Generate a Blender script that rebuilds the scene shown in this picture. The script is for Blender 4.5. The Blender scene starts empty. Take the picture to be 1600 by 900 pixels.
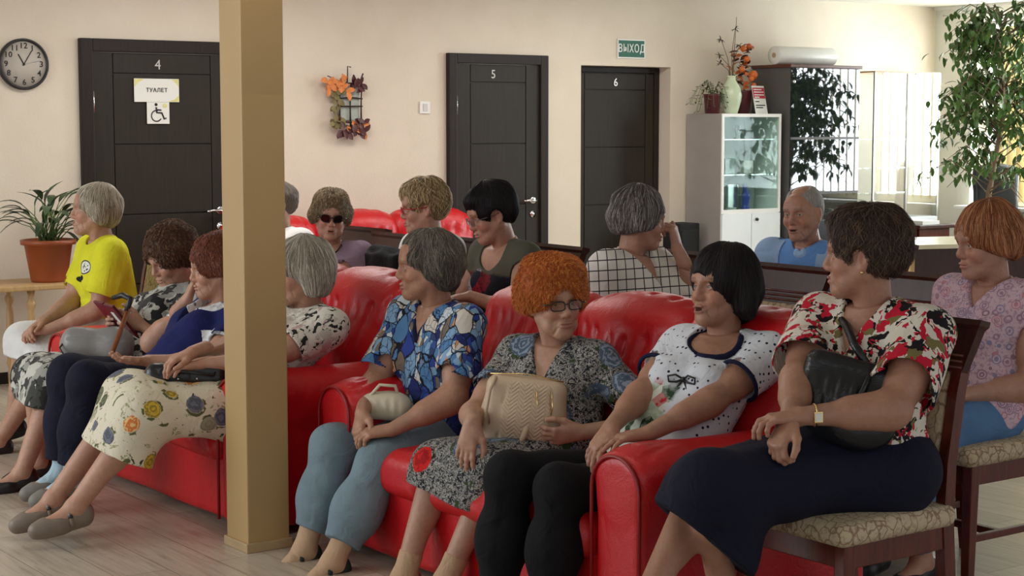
import bpy, bmesh, math, random
import numpy as np
from mathutils import Vector, Matrix
R = math.radians
PI = math.pi
scene = bpy.context.scene
COL = scene.collection

# ------------------------------------------------------------------ camera
# room frame: x runs along the back wall to the right, y runs towards the back wall, z up, metres
cam_d = bpy.data.cameras.new('camera'); cam = bpy.data.objects.new('camera', cam_d); COL.objects.link(cam)
cam.location = (0, 0, 1.55)
cam.rotation_euler = (R(90 - 5.46), 0, R(54.1 - 90))
cam_d.sensor_width = 36.0; cam_d.lens = 36.0 * 2677.0 / 1600.0
cam_d.clip_start = 0.1; cam_d.clip_end = 100
scene.camera = cam

# ------------------------------------------------------------------ view, world and lights
scene.view_settings.view_transform = 'Standard'
scene.view_settings.look = 'None'
scene.view_settings.gamma = 1
scene.view_settings.use_curve_mapping = False
scene.view_settings.exposure = 0.0
world = bpy.data.worlds.new('world'); scene.world = world; world.use_nodes = True
bg = world.node_tree.nodes['Background']
bg.inputs['Color'].default_value = (0.95, 0.97, 1.0, 1); bg.inputs['Strength'].default_value = 0.74

def area_light(name, loc, target, sx, sy, power, color):
    d = bpy.data.lights.new(name, 'AREA'); d.shape = 'RECTANGLE'; d.size = sx; d.size_y = sy
    d.energy = power; d.color = color
    o = bpy.data.objects.new(name, d); COL.objects.link(o); o.location = loc
    o.rotation_euler = (Vector(target) - Vector(loc)).to_track_quat('-Z', 'Y').to_euler()
    return o
# daylight of the windows in the wall the audience faces, unseen overhead fill over the seats and near the back wall, and the window on the right
area_light('left_window_daylight', (-1.2, 7.6, 1.9), (3.6, 5.6, 0.7), 3.0, 1.8, 105, (0.93, 0.97, 1.0))
area_light('overhead_fill_light', (2.6, 4.6, 2.56), (2.6, 4.6, 0), 1.2, 1.2, 50, (1.0, 0.95, 0.86))
area_light('overhead_fill_light', (4.6, 8.5, 2.55), (4.6, 8.5, 0), 1.8, 0.9, 40, (1.0, 0.97, 0.93))  # added fill that brightens the back wall, no fixture behind it
area_light('overhead_fill_light', (7.6, 8.4, 2.55), (7.6, 8.4, 0), 1.8, 0.9, 40, (1.0, 0.97, 0.93))  # its pair, likewise added to lift the back wall further right
area_light('right_window_daylight', (12.05, 7.8, 1.65), (8.0, 7.8, 1.0), 3.6, 1.6, 330, (0.92, 0.97, 1.0))

# ------------------------------------------------------------------ object helpers
def link(o, parent=None):
    COL.objects.link(o)
    if parent is not None: o.parent = parent
    return o
def tag(o, label=None, cat=None, group=None, kind=None):
    if label: o['label'] = label
    if cat: o['category'] = cat
    if group: o['group'] = group
    if kind: o['kind'] = kind
    return o
def empty(name, loc, rz=0, label=None, cat=None, group=None):
    o = bpy.data.objects.new(name, None); o.empty_display_size = 0.05
    COL.objects.link(o); o.location = loc; o.rotation_euler = (0, 0, rz)
    return tag(o, label, cat, group)
def mesh_obj(name, verts, faces, mat, parent=None, smooth=False, colors=None, org=None, mats=None, midx=None):
    me = bpy.data.meshes.new(name)
    v = np.asarray(verts, dtype=np.float64).reshape(-1, 3)
    if org is not None: v = v - np.asarray(org)
    if isinstance(faces, np.ndarray):
        nf, k = faces.shape
        me.vertices.add(len(v)); me.vertices.foreach_set('co', v.astype(np.float32).ravel())
        me.loops.add(nf * k); me.loops.foreach_set('vertex_index', faces.astype(np.int32).ravel())
        me.polygons.add(nf); me.polygons.foreach_set('loop_start', np.arange(0, nf * k, k, dtype=np.int32))
        me.update(calc_edges=True)
    else:
        me.from_pydata(v.tolist(), [], faces)
    if colors is not None:
        at = me.color_attributes.new('Col', 'FLOAT_COLOR', 'POINT')
        c = np.ones((len(v), 4), np.float32); c[:, :3] = colors
        at.data.foreach_set('color', c.ravel())
    for m in (mats or [mat]): me.materials.append(m)
    if midx is not None: me.polygons.foreach_set('material_index', np.asarray(midx, dtype=np.int32))
    if smooth: me.polygons.foreach_set('use_smooth', np.ones(len(me.polygons), dtype=bool))
    me.update()
    return link(bpy.data.objects.new(name, me), parent)

class MB:
    """collects shapes into one bmesh"""
    def __init__(s): s.bm = bmesh.new()
    def box(s, c, size, rot=None, bev=0.0, mi=0):
        r = bmesh.ops.create_cube(s.bm, size=1.0)
        vs = r['verts']
        M = Matrix.Translation(Vector(c)) @ (rot.to_4x4() if rot is not None else Matrix()) @ Matrix.Diagonal((size[0], size[1], size[2], 1))
        bmesh.ops.transform(s.bm, matrix=M, verts=vs)
        fs = set(f for v in vs for f in v.link_faces)
        for f in fs: f.material_index = mi
        if bev > 0:
            es = list(set(e for v in vs for e in v.link_edges))
            rr = bmesh.ops.bevel(s.bm, geom=es, offset=bev, segments=2, profile=0.6, affect='EDGES')
            for f in rr['faces']: f.material_index = mi
        return s
    def bb(s, x0, x1, y0, y1, z0, z1, bev=0.0, mi=0):
        return s.box(((x0+x1)/2, (y0+y1)/2, (z0+z1)/2), (abs(x1-x0), abs(y1-y0), abs(z1-z0)), None, bev, mi)
    def tube(s, pts, rad, n=8, mi=0, caps=True):
        pts = [Vector(p) for p in pts]; m = len(pts)
        rad = rad if isinstance(rad, (list, tuple)) else [rad] * m
        rings = []; prev = None
        for i, p in enumerate(pts):
            t = (pts[min(i+1, m-1)] - pts[max(i-1, 0)]).normalized()
            if prev is None:
                a = t.orthogonal().normalized()
            else:
                a = (prev - t * prev.dot(t)).normalized()
            prev = a; b = t.cross(a)
            rings.append([s.bm.verts.new(p + (a*math.cos(2*PI*j/n) + b*math.sin(2*PI*j/n))*rad[i]) for j in range(n)])
        for i in range(m-1):
            for j in range(n):
                f = s.bm.faces.new((rings[i][j], rings[i][(j+1) % n], rings[i+1][(j+1) % n], rings[i+1][j])); f.smooth = True; f.material_index = mi
        if caps:
            for f in (s.bm.faces.new(rings[0][::-1]), s.bm.faces.new(rings[-1])): f.material_index = mi
        return s
    def lathe(s, prof, c=(0, 0, 0), n=28, mi=0, sx=1, sy=1):
        rings = []
        for r, z in prof:
            rings.append([s.bm.verts.new((c[0]+sx*r*math.cos(2*PI*j/n), c[1]+sy*r*math.sin(2*PI*j/n), c[2]+z)) for j in range(n)])
        for i in range(len(prof)-1):
            for j in range(n):
                f = s.bm.faces.new((rings[i][j], rings[i][(j+1) % n], rings[i+1][(j+1) % n], rings[i+1][j])); f.smooth = True; f.material_index = mi
        for rr, rv in ((rings[0], True), (rings[-1], False)):
            try:
                f = s.bm.faces.new(rr[::-1] if rv else rr); f.material_index = mi
            except ValueError: pass
        return s
    def ball(s, c, r, mi=0, u=12, v=8, rot=None):
        rr = bmesh.ops.create_uvsphere(s.bm, u_segments=u, v_segments=v, radius=1.0)
        r3 = r if isinstance(r, (list, tuple)) else (r, r, r)
        M = Matrix.Translation(Vector(c)) @ (rot.to_4x4() if rot is not None else Matrix()) @ Matrix.Diagonal((*r3, 1))
        bmesh.ops.transform(s.bm, matrix=M, verts=rr['verts'])
        for f in set(f for v_ in rr['verts'] for f in v_.link_faces): f.smooth = True; f.material_index = mi
        return s
    def prism(s, poly, z0, z1, M=None, mi=0):
        a = [s.bm.verts.new((x, y, z0)) for x, y in poly]; b = [s.bm.verts.new((x, y, z1)) for x, y in poly]
        fs = [s.bm.faces.new(a[::-1]), s.bm.faces.new(b)]
        n = len(poly)
        for i in range(n): fs.append(s.bm.faces.new((a[i], a[(i+1) % n], b[(i+1) % n], b[i])))
        for f in fs: f.material_index = mi
        if M is not None: bmesh.ops.transform(s.bm, matrix=M, verts=a+b)
        return s
    def leaf(s, p, d, up, ln, w, fold=0.25, droop=0.3, mi=0, seg=4, th=0.0012):
        """one leaf blade: curved, pointed, folded along its rib, with a little thickness"""
        p = Vector(p); d = Vector(d).normalized(); up = Vector(up)
        sd = d.cross(up)
        if sd.length < 1e-4: sd = d.orthogonal()
        sd.normalize(); up = sd.cross(d).normalized()
        rows = []
        for i in range(seg+1):
            t = i/seg
            c = p + d*(ln*t*(1-0.25*droop*t)) - up*(droop*ln*t*t*0.8)
            ww = w*0.5*math.sin(PI*min(1, (t*0.92+0.05)))**0.8
            if i == seg: ww = w*0.02
            rows.append([s.bm.verts.new(c + sd*ww + up*ww*fold), s.bm.verts.new(c - up*th), s.bm.verts.new(c - sd*ww + up*ww*fold)])
        for i in range(seg):
            for j in (0, 1):
                f = s.bm.faces.new((rows[i][j], rows[i][j+1], rows[i+1][j+1], rows[i+1][j])); f.smooth = True; f.material_index = mi
        return s
    def build(s, name, mat, parent=None, smooth=False, mats=None, loc=None):
        bmesh.ops.recalc_face_normals(s.bm, faces=s.bm.faces[:])
        me = bpy.data.meshes.new(name); s.bm.to_mesh(me); s.bm.free()
        for m in (mats or [mat]): me.materials.append(m)
        if smooth: me.polygons.foreach_set('use_smooth', np.ones(len(me.polygons), dtype=bool))
        o = link(bpy.data.objects.new(name, me), parent)
        if loc is not None: o.location = loc
        return o

# ------------------------------------------------------------------ material helpers
class NT:
    def __init__(s, name):
        s.m = bpy.data.materials.new(name); s.m.use_nodes = True; s.t = s.m.node_tree
        s.b = s.t.nodes['Principled BSDF']; s.tc = None
    def n(s, typ, **kw):
        nd = s.t.nodes.new(typ)
        for k, v in kw.items():
            if k.startswith('i_'):
                key = k[2:].replace('_', ' ')
                nd.inputs[int(key) if key.isdigit() else key].default_value = v
            else: setattr(nd, k, v)
        return nd
    def L(s, a, b): s.t.links.new(a, b)
    def co(s, scale=(1, 1, 1), rot=(0, 0, 0), loc=(0, 0, 0)):
        if s.tc is None: s.tc = s.n('ShaderNodeTexCoord')
        mp = s.n('ShaderNodeMapping'); mp.inputs['Scale'].default_value = scale; mp.inputs['Rotation'].default_value = rot; mp.inputs['Location'].default_value = loc
        s.L(s.tc.outputs['Object'], mp.inputs[0]); return mp.outputs[0]
    def noise(s, vec, scale, detail=3, rough=0.5, dist=0):
        n = s.n('ShaderNodeTexNoise'); n.inputs['Scale'].default_value = scale; n.inputs['Detail'].default_value = detail
        n.inputs['Roughness'].default_value = rough; n.inputs['Distortion'].default_value = dist
        s.L(vec, n.inputs['Vector']); return n.outputs['Fac'], n.outputs['Color']
    def voro(s, vec, scale, feature='F1', rnd=1.0):
        n = s.n('ShaderNodeTexVoronoi'); n.feature = feature; n.inputs['Scale'].default_value = scale; n.inputs['Randomness'].default_value = rnd
        s.L(vec, n.inputs['Vector']); return n
    def ramp(s, fac, stops, interp='LINEAR'):
        r = s.n('ShaderNodeValToRGB'); r.color_ramp.interpolation = interp
        el = r.color_ramp.elements
        while len(el) > 1: el.remove(el[-1])
        el[0].position = stops[0][0]; el[0].color = (*stops[0][1], 1)
        for p, c in stops[1:]:
            e = el.new(p); e.color = (*c, 1)
        s.L(fac, r.inputs[0]); return r.outputs[0]
    def mix(s, fac, a, b, blend='MIX'):
        n = s.n('ShaderNodeMix'); n.data_type = 'RGBA'; n.blend_type = blend
        for v, k in ((fac, 0), (a, 6), (b, 7)):
            if isinstance(v, (int, float)): n.inputs[k].default_value = v
            elif isinstance(v, tuple): n.inputs[k].default_value = (*v, 1)
            else: s.L(v, n.inputs[k])
        return n.outputs[2]
    def math(s, op, a, b=0.0, c=None):
        n = s.n('ShaderNodeMath'); n.operation = op
        for v, k in ((a, 0), (b, 1), (c, 2)):
            if v is None: continue
            if isinstance(v, (int, float)): n.inputs[k].default_value = v
            else: s.L(v, n.inputs[k])
        return n.outputs[0]
    def th(s, v, t, soft=0.02):   # 0 below t, 1 above
        n = s.n('ShaderNodeMapRange'); n.inputs[1].default_value = t - soft; n.inputs[2].default_value = t + soft
        s.L(v, n.inputs[0]); return n.outputs[0]
    def bump(s, h, strength=0.3, dist=0.01):
        n = s.n('ShaderNodeBump'); n.inputs['Strength'].default_value = strength; n.inputs['Distance'].default_value = dist
        s.L(h, n.inputs['Height']); s.L(n.outputs[0], s.b.inputs['Normal'])
    def fold(s, fine, amt=0.5):      # weave plus soft creases
        n, _ = s.noise(s.co(), 10, 3, 0.55, 1.4); s.bump(s.math('ADD', s.math('MULTIPLY', fine, 0.10), n), amt, 0.022)
    def out(s, color=None, rough=None, metal=None, spec=None, **kw):
        for v, k in ((color, 'Base Color'), (rough, 'Roughness'), (metal, 'Metallic'), (spec, 'Specular IOR Level')):
            if v is None: continue
            if isinstance(v, tuple): s.b.inputs[k].default_value = (*v, 1)
            elif isinstance(v, (int, float)): s.b.inputs[k].default_value = v
            else: s.L(v, s.b.inputs[k])
        for k, v in kw.items(): s.b.inputs[k.replace('_', ' ')].default_value = v
        return s.m

def srgb(r, g, b):
    f = lambda c: (c/255/12.92) if c/255 <= 0.04045 else ((c/255+0.055)/1.055)**2.4
    return (f(r), f(g), f(b))
def plain(name, col, rough=0.6, var=0.08, scale=8, bump=0.0, bscale=60, **kw):
    t = NT(name); f, _ = t.noise(t.co(), scale, 4)
    c = t.ramp(f, [(0.3, tuple(x*(1-var) for x in col)), (0.7, tuple(min(1, x*(1+var)) for x in col))])
    if bump:
        g, _ = t.noise(t.co(), bscale, 3); t.bump(g, bump, 0.004)
    return t.out(c, rough, **kw)
def glass_mat(name, tint=(0.9, 0.97, 0.95), alpha=0.12, rough=0.02, fres=0.8):
    # thin pane: mostly see-through with a mirror film
    t = NT(name); m = t.m; tr = t.n('ShaderNodeBsdfTransparent'); tr.inputs[0].default_value = (*tint, 1)
    gl = t.n('ShaderNodeBsdfGlossy'); gl.inputs['Roughness'].default_value = rough; gl.inputs[0].default_value = (1, 1, 1, 1)
    lw = t.n('ShaderNodeLayerWeight'); lw.inputs[0].default_value = 0.25
    f = t.math('ADD', t.math('MULTIPLY', lw.outputs['Fresnel'], fres), alpha)
    mx = t.n('ShaderNodeMixShader'); t.L(f, mx.inputs[0]); t.L(tr.outputs[0], mx.inputs[1]); t.L(gl.outputs[0], mx.inputs[2])
    out = [n for n in t.t.nodes if n.type == 'OUTPUT_MATERIAL'][0]; t.L(mx.outputs[0], out.inputs[0])
    return m

# ------------------------------------------------------------------ implicit surfaces (smooth blends of shapes, meshed on a sparse grid)
def V(*a): return np.array(a, dtype=np.float64)
def nrm(v): v = np.asarray(v, float); return v/(np.linalg.norm(v)+1e-12)
def lerp(a, b, t): return np.asarray(a)*(1-t)+np.asarray(b)*t
def frame(f, u):
    f = nrm(f); l = nrm(np.cross(u, f)); uu = np.cross(f, l); return np.array([f, l, uu])    # rows: forward, left, up
class Field:
    def __init__(s): s.p = []
    def add(s, fn, c, r, k=0.01, op='u'): s.p.append((fn, np.asarray(c, float), r, k, op)); return s
    def cap(s, a, b, ra, rb=None, k=0.02, op='u', flat=None):
        a = np.asarray(a, float); b = np.asarray(b, float); rb = ra if rb is None else rb; ba = b-a; L2 = max(ba@ba, 1e-9)
        if flat is None:
            def fn(p):
                q = p-a; t = np.clip(q@ba/L2, 0, 1); return np.linalg.norm(q-t[..., None]*ba, axis=-1)-(ra+(rb-ra)*t)
        else:
            ax, fl = nrm(flat[0]), flat[1]
            def fn(p):
                q = p-a; t = np.clip(q@ba/L2, 0, 1); q = q-t[..., None]*ba; h = q@ax
                q = q+(h*(1/fl-1))[..., None]*ax
                return (np.linalg.norm(q, axis=-1)-(ra+(rb-ra)*t))*min(1, fl**0.5)
        return s.add(fn, (a+b)/2, np.sqrt(L2)/2+max(ra, rb), k, op)
    def ell(s, c, r, M=None, k=0.02, op='u'):
        c = np.asarray(c, float); r = np.asarray(r, float); M = np.eye(3) if M is None else M
        def fn(p):
            q = (p-c)@M.T; k0 = np.linalg.norm(q/r, axis=-1); k1 = np.linalg.norm(q/(r*r), axis=-1)+1e-9
            return np.where(k0 < 0.15, (k0-1)*r.min(), k0*(k0-1)/k1)
        return s.add(fn, c, r.max(), k, op)
    def box(s, c, h, rad=0.01, M=None, k=0.01, op='u'):
        c = np.asarray(c, float); h = np.asarray(h, float)-rad; M = np.eye(3) if M is None else M
        def fn(p):
            q = np.abs((p-c)@M.T)-h
            return np.linalg.norm(np.maximum(q, 0), axis=-1)+np.minimum(q.max(axis=-1), 0)-rad
        return s.add(fn, c, np.linalg.norm(h)+rad, k, op)
    def plane(s, c, n, k=0.0, op='i'):     # keeps the side the normal points away from
        c = np.asarray(c, float); n = nrm(n)
        return s.add(lambda p: (p-c)@n, c, 99, k, op)
    def groove(s, a, b, w, amp):            # + digs, - raises
        a = np.asarray(a, float); b = np.asarray(b, float); ba = b-a; L2 = max(ba@ba, 1e-9)
        def fn(p):
            q = p-a; t = np.clip(q@ba/L2, 0, 1); d = np.linalg.norm(q-t[..., None]*ba, axis=-1); return amp*np.exp(-(d/w)**2)
        return s.add(fn, (a+b)/2, np.sqrt(L2)/2+w*2.2, 0, 'd')
    def disp(s, fn): return s.add(fn, (0, 0, 0), 99, 0, 'd')
    def sub(s, F, k=0.01, op='u', c=(0, 0, 0), r=99): return s.add(lambda p: F(p), c, r, k, op)
    def __call__(s, p):
        d = np.full(p.shape[:-1], 1.0)
        for fn, c, r, k, op in s.p: d = s._ap(d, fn(p), k, op)
        return d
    @staticmethod
    def _ap(d, e, k, op):
        if op == 'u':
            if k <= 0: return np.minimum(d, e)
            h = np.maximum(k-np.abs(d-e), 0)/k; return np.minimum(d, e)-h*h*k*0.25
        if op == 'd': return d+e
        e2 = -e if op == 's' else e
        if k <= 0: return np.maximum(d, e2)
        h = np.maximum(k-np.abs(d-e2), 0)/k; return np.maximum(d, e2)+h*h*k*0.25
    def evalb(s, P, C, rad):
        # P: (nb, m, 3) points in blocks, C: (nb,3) block centres, rad: block radius
        d = np.full(P.shape[:-1], 1.0, dtype=np.float64)
        for fn, c, r, k, op in s.p:
            if r >= 90: d = s._ap(d, fn(P), k, op); continue
            m = np.linalg.norm(C-c, axis=1) < r+rad+k+0.012
            if m.any(): d[m] = s._ap(d[m], fn(P[m]), k, op)
        return d
    def bounds(s):
        lo = np.full(3, 1e9); hi = -lo
        for fn, c, r, k, op in s.p:
            if op == 'u' and r < 90: lo = np.minimum(lo, c-r-0.02); hi = np.maximum(hi, c+r+0.02)
        return lo, hi
    def mesh(s, h, bnd=None, n=8):
        lo, hi = bnd if bnd is not None else s.bounds()
        B = h*n; rad = B*0.87; nb = np.ceil((hi-lo)/B).astype(int)+1
        G = np.stack(np.meshgrid(*[np.arange(k) for k in nb], indexing='ij'), -1).reshape(-1, 3)
        C = lo+(G+0.5)*B
        d = s.evalb(C[:, None, :], C, rad*1.5)[:, 0]
        keep = np.abs(d) < rad*1.7+0.01
        G = G[keep]; C = C[keep]
        if len(G) == 0: return np.zeros((0, 3)), np.zeros((0, 4), int)
        off = np.stack(np.meshgrid(*[np.arange(n+1)]*3, indexing='ij'), -1)
        D = np.empty((len(G), n+1, n+1, n+1), np.float32)
        for i in range(0, len(G), 1500):
            P = lo+((G[i:i+1500, None, :]*n+off.reshape(1, -1, 3))*h)
            D[i:i+1500] = s.evalb(P, C[i:i+1500], rad).reshape(-1, n+1, n+1, n+1)
        neg = D < 0
        cnt = np.zeros((len(G), n, n, n), np.int8)
        for a in (0, 1):
            for b in (0, 1):
                for c in (0, 1): cnt += neg[:, a:n+a, b:n+b, c:n+c]
        bi, i, j, k = np.nonzero((cnt > 0) & (cnt < 8))
        cell = G[bi]*n+np.stack([i, j, k], 1)
        S = (nb*n+2).astype(np.int64)
        key = lambda c: (c[:, 0].astype(np.int64)*S[1]+c[:, 1])*S[2]+c[:, 2]
        cor = np.array([[a, b, c] for a in (0, 1) for b in (0, 1) for c in (0, 1)])
        vals = np.stack([D[bi, i+a, j+b, k+c] for a, b, c in cor], 1).astype(np.float64)
        acc = np.zeros((len(bi), 3)); num = np.zeros(len(bi))
        for e0 in range(8):
            for e1 in range(e0+1, 8):
                if np.abs(cor[e0]-cor[e1]).sum() != 1: continue
                v0, v1 = vals[:, e0], vals[:, e1]; m = (v0 < 0) != (v1 < 0)
                t = np.where(m, v0/np.where(m, v0-v1, 1), 0)
                pt = cor[e0]+t[:, None]*(cor[e1]-cor[e0]); acc += np.where(m[:, None], pt, 0); num += m
        verts = lo+(cell+acc/num[:, None])*h
        ks = key(cell); order = np.argsort(ks); kk = ks[order]
        def look(c):
            q = key(c); ix = np.clip(np.searchsorted(kk, q), 0, len(kk)-1); ok = kk[ix] == q; return np.where(ok, order[ix], -1)
        faces = []
        for ax in range(3):
            sl0 = [slice(None)]+[slice(0, n)]*3; sl1 = list(sl0); sl1[ax+1] = slice(1, n+1)
            a0 = neg[tuple(sl0)]; a1 = neg[tuple(sl1)]
            for inside in (0, 1):
                m = (a0 & ~a1) if inside else (~a0 & a1)
                b_, x, y, z = np.nonzero(m)
                if len(b_) == 0: continue
                c0 = G[b_]*n+np.stack([x, y, z], 1)
                u, w = (ax+1) % 3, (ax+2) % 3
                du = np.zeros(3, int); du[u] = 1; dw = np.zeros(3, int); dw[w] = 1
                q = np.stack([look(c0-du-dw), look(c0-dw), look(c0), look(c0-du)], 1)
                q = q[(q >= 0).all(1)]
                if not inside: q = q[:, ::-1]
                faces.append(q)
        return verts, np.concatenate(faces)
    def grad(s, p, e=0.0015):
        g = np.stack([s(p+np.eye(3)[i]*e)-s(p-np.eye(3)[i]*e) for i in range(3)], -1)
        return g/(np.linalg.norm(g, axis=-1, keepdims=True)+1e-9)
def wob(seed, f, amp, n=6, aniso=(1, 1, 1)):
    rs = np.random.RandomState(seed); dr = rs.normal(size=(n, 3)); dr /= np.linalg.norm(dr, axis=1)[:, None]; dr = dr*np.array(aniso)*f*rs.uniform(0.6, 1.5, (n, 1)); ph = rs.uniform(0, 6.28, n)
    return lambda p: amp*np.sin(p@dr.T+ph).sum(-1)/n**0.5
def joinm(parts):
    vs, fs, o = [], [], 0
    for v, f in parts:
        vs.append(v); fs.append(f+o); o += len(v)
    return np.concatenate(vs), np.concatenate(fs)

# ------------------------------------------------------------------ shared materials
def wall_material():
    t = NT('textured_wallpaper'); c = t.co()
    f, _ = t.noise(c, 3, 4); g, _ = t.noise(c, 90, 3)
    col = t.ramp(f, [(0.3, srgb(216, 203, 184)), (0.7, srgb(223, 211, 193))])
    t.bump(g, 0.35, 0.004)
    return t.out(col, 0.75)
M_WALL = wall_material()
def floor_material():
    t = NT('laminate_floor'); c = t.co(rot=(0, 0, R(90)))
    b = t.n('ShaderNodeTexBrick'); b.offset = 0.37; b.inputs['Scale'].default_value = 1.0
    b.inputs['Brick Width'].default_value = 1.25; b.inputs['Row Height'].default_value = 0.19; b.inputs['Mortar Size'].default_value = 0.0016
    b.inputs['Color1'].default_value = (*srgb(168, 156, 140), 1); b.inputs['Color2'].default_value = (*srgb(192, 181, 166), 1); b.inputs['Mortar'].default_value = (*srgb(110, 94, 76), 1)
    t.L(c, b.inputs['Vector'])
    f, _ = t.noise(t.co(scale=(14, 1.0, 1)), 3.0, 6, 0.65, 0.6)
    grain = t.ramp(f, [(0.25, (0.62, 0.58, 0.53)), (0.5, (0.95, 0.94, 0.92)), (0.75, (1.15, 1.13, 1.1))])
    return t.out(t.mix(1.0, b.outputs['Color'], grain, 'MULTIPLY'), 0.28)
M_FLOOR = floor_material()
M_CEIL = plain('ceiling_white', srgb(225, 224, 214), 0.9, 0.02, 3, 0.2, 40)
M_DOOR = None
def dark_door_material(name, c0, c1):
    t = NT(name); f, _ = t.noise(t.co(scale=(18, 18, 1.2)), 4, 5, 0.6, 0.4)
    return t.out(t.ramp(f, [(0.3, c0), (0.7, c1)]), 0.5, spec=0.25)
M_DOOR = dark_door_material('wenge_leaf', srgb(38, 33, 26), srgb(47, 41, 33))
M_DFRAME = dark_door_material('wenge_frame', srgb(30, 23, 21), srgb(42, 32, 29))
M_GAP = plain('dark_gap', (0.006, 0.005, 0.005), 0.9)
M_CHROME = plain('chrome', (0.75, 0.75, 0.74), 0.2, 0.02, metal=1.0)
M_WHITE = plain('white_plastic', srgb(232, 230, 224), 0.45, 0.02)
M_PILLAR = plain('ochre_pillar_paint', srgb(176, 146, 98), 0.5, 0.04, 2, 0.12, 70)

YW, XW, ZC = 10.03, 11.81, 2.56
OX0, OX1 = 7.89, 8.765         # opening of door 6
# ------------------------------------------------------------------ room shell
tag(MB().bb(-2.0, XW+0.3, -1.5, YW+0.5, -0.12, 0).build('floor', M_FLOOR), kind='structure')
tag(MB().bb(-2.0, XW+0.3, 0.5, YW+0.5, ZC, ZC+0.1).build('ceiling', M_CEIL), kind='structure')
m = MB()
m.bb(0.5, OX0, YW, YW+0.2, 0, ZC); m.bb(OX0, OX1, YW, YW+0.2, 1.985, ZC); m.bb(OX1, XW+0.2, YW, YW+0.2, 0, ZC)
m.bb(OX0, OX1, YW+0.2, YW+0.24, 0, 2.0)
tag(m.build('wall_back', M_WALL), kind='structure')
M_WALLR = plain('white_window_wall', srgb(226, 224, 214), 0.7, 0.02, 3, 0.2, 70)
WY0, WY1, WZ0, WZ1 = 6.0, 9.62, 0.86, 2.42
m = MB()
m.bb(XW, XW+0.3, WY1, YW+0.2, 0, ZC); m.bb(XW, XW+0.3, 3.0, WY0, 0, ZC); m.bb(XW, XW+0.3, WY0, WY1, 0, WZ0); m.bb(XW, XW+0.3, WY0, WY1, WZ1, ZC)
tag(m.build('wall_right', M_WALLR), kind='structure')
m = MB()
for y in (WY0+0.03, WY0+1.2, WY0+2.4, WY1-0.03): m.bb(XW+0.14, XW+0.2, y-0.03, y+0.03, WZ0, WZ1, 0.004)
for z in (WZ0+0.03, WZ1-0.03): m.bb(XW+0.14, XW+0.2, WY0, WY1, z-0.03, z+0.03, 0.004)
wn = m.build('window_1', M_WHITE); tag(wn, kind='structure')
MB().bb(XW+0.165, XW+0.172, WY0, WY1, WZ0, WZ1).build('window_pane', glass_mat('window_glass', (0.97, 0.99, 1.0), 0.03), wn)
MB().bb(XW-0.16, XW+0.14, WY0-0.04, WY1+0.04, WZ0-0.03, WZ0, 0.006).build('window_sill', M_WHITE, wn)
m = MB().bb(0.5, 4.0, YW-0.015, YW, 0, 0.07, 0.003).bb(5.09, 6.68, YW-0.015, YW, 0, 0.07, 0.003).bb(7.57, OX0, YW-0.015, YW, 0, 0.07, 0.003).bb(OX1, XW, YW-0.015, YW, 0, 0.07, 0.003)
tag(m.build('baseboard_back', M_DFRAME), kind='structure')
tag(MB().bb(XW-0.03, XW, 6.0, YW, ZC-0.03, ZC, 0.005).build('trim_1', M_WHITE), kind='structure')

def text_obj(name, body, size, mat, parent, loc, rot=(R(90), 0, 0), ext=0.0012, align='CENTER', sx=1.0, bold=0.0):
    cu = bpy.data.curves.new(name, 'FONT'); cu.body = body; cu.size = size; cu.extrude = ext; cu.offset = bold; cu.align_x = align; cu.space_character = 1.12; cu.align_y = 'CENTER'
    cu.materials.append(mat); cu.resolution_u = 3
    tmp = bpy.data.objects.new(name, cu); COL.objects.link(tmp); bpy.context.view_layer.update()
    me = bpy.data.meshes.new_from_object(tmp.evaluated_get(bpy.context.evaluated_depsgraph_get())); me.name = name; bpy.data.objects.remove(tmp); bpy.data.curves.remove(cu)
    o = link(bpy.data.objects.new(name, me), parent); o.location = loc; o.rotation_euler = rot; o.scale = (sx, 1, 1); return o
M_NUM = plain('door_number_metal', (0.55, 0.53, 0.5), 0.35, 0.02, metal=0.6)

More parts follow.
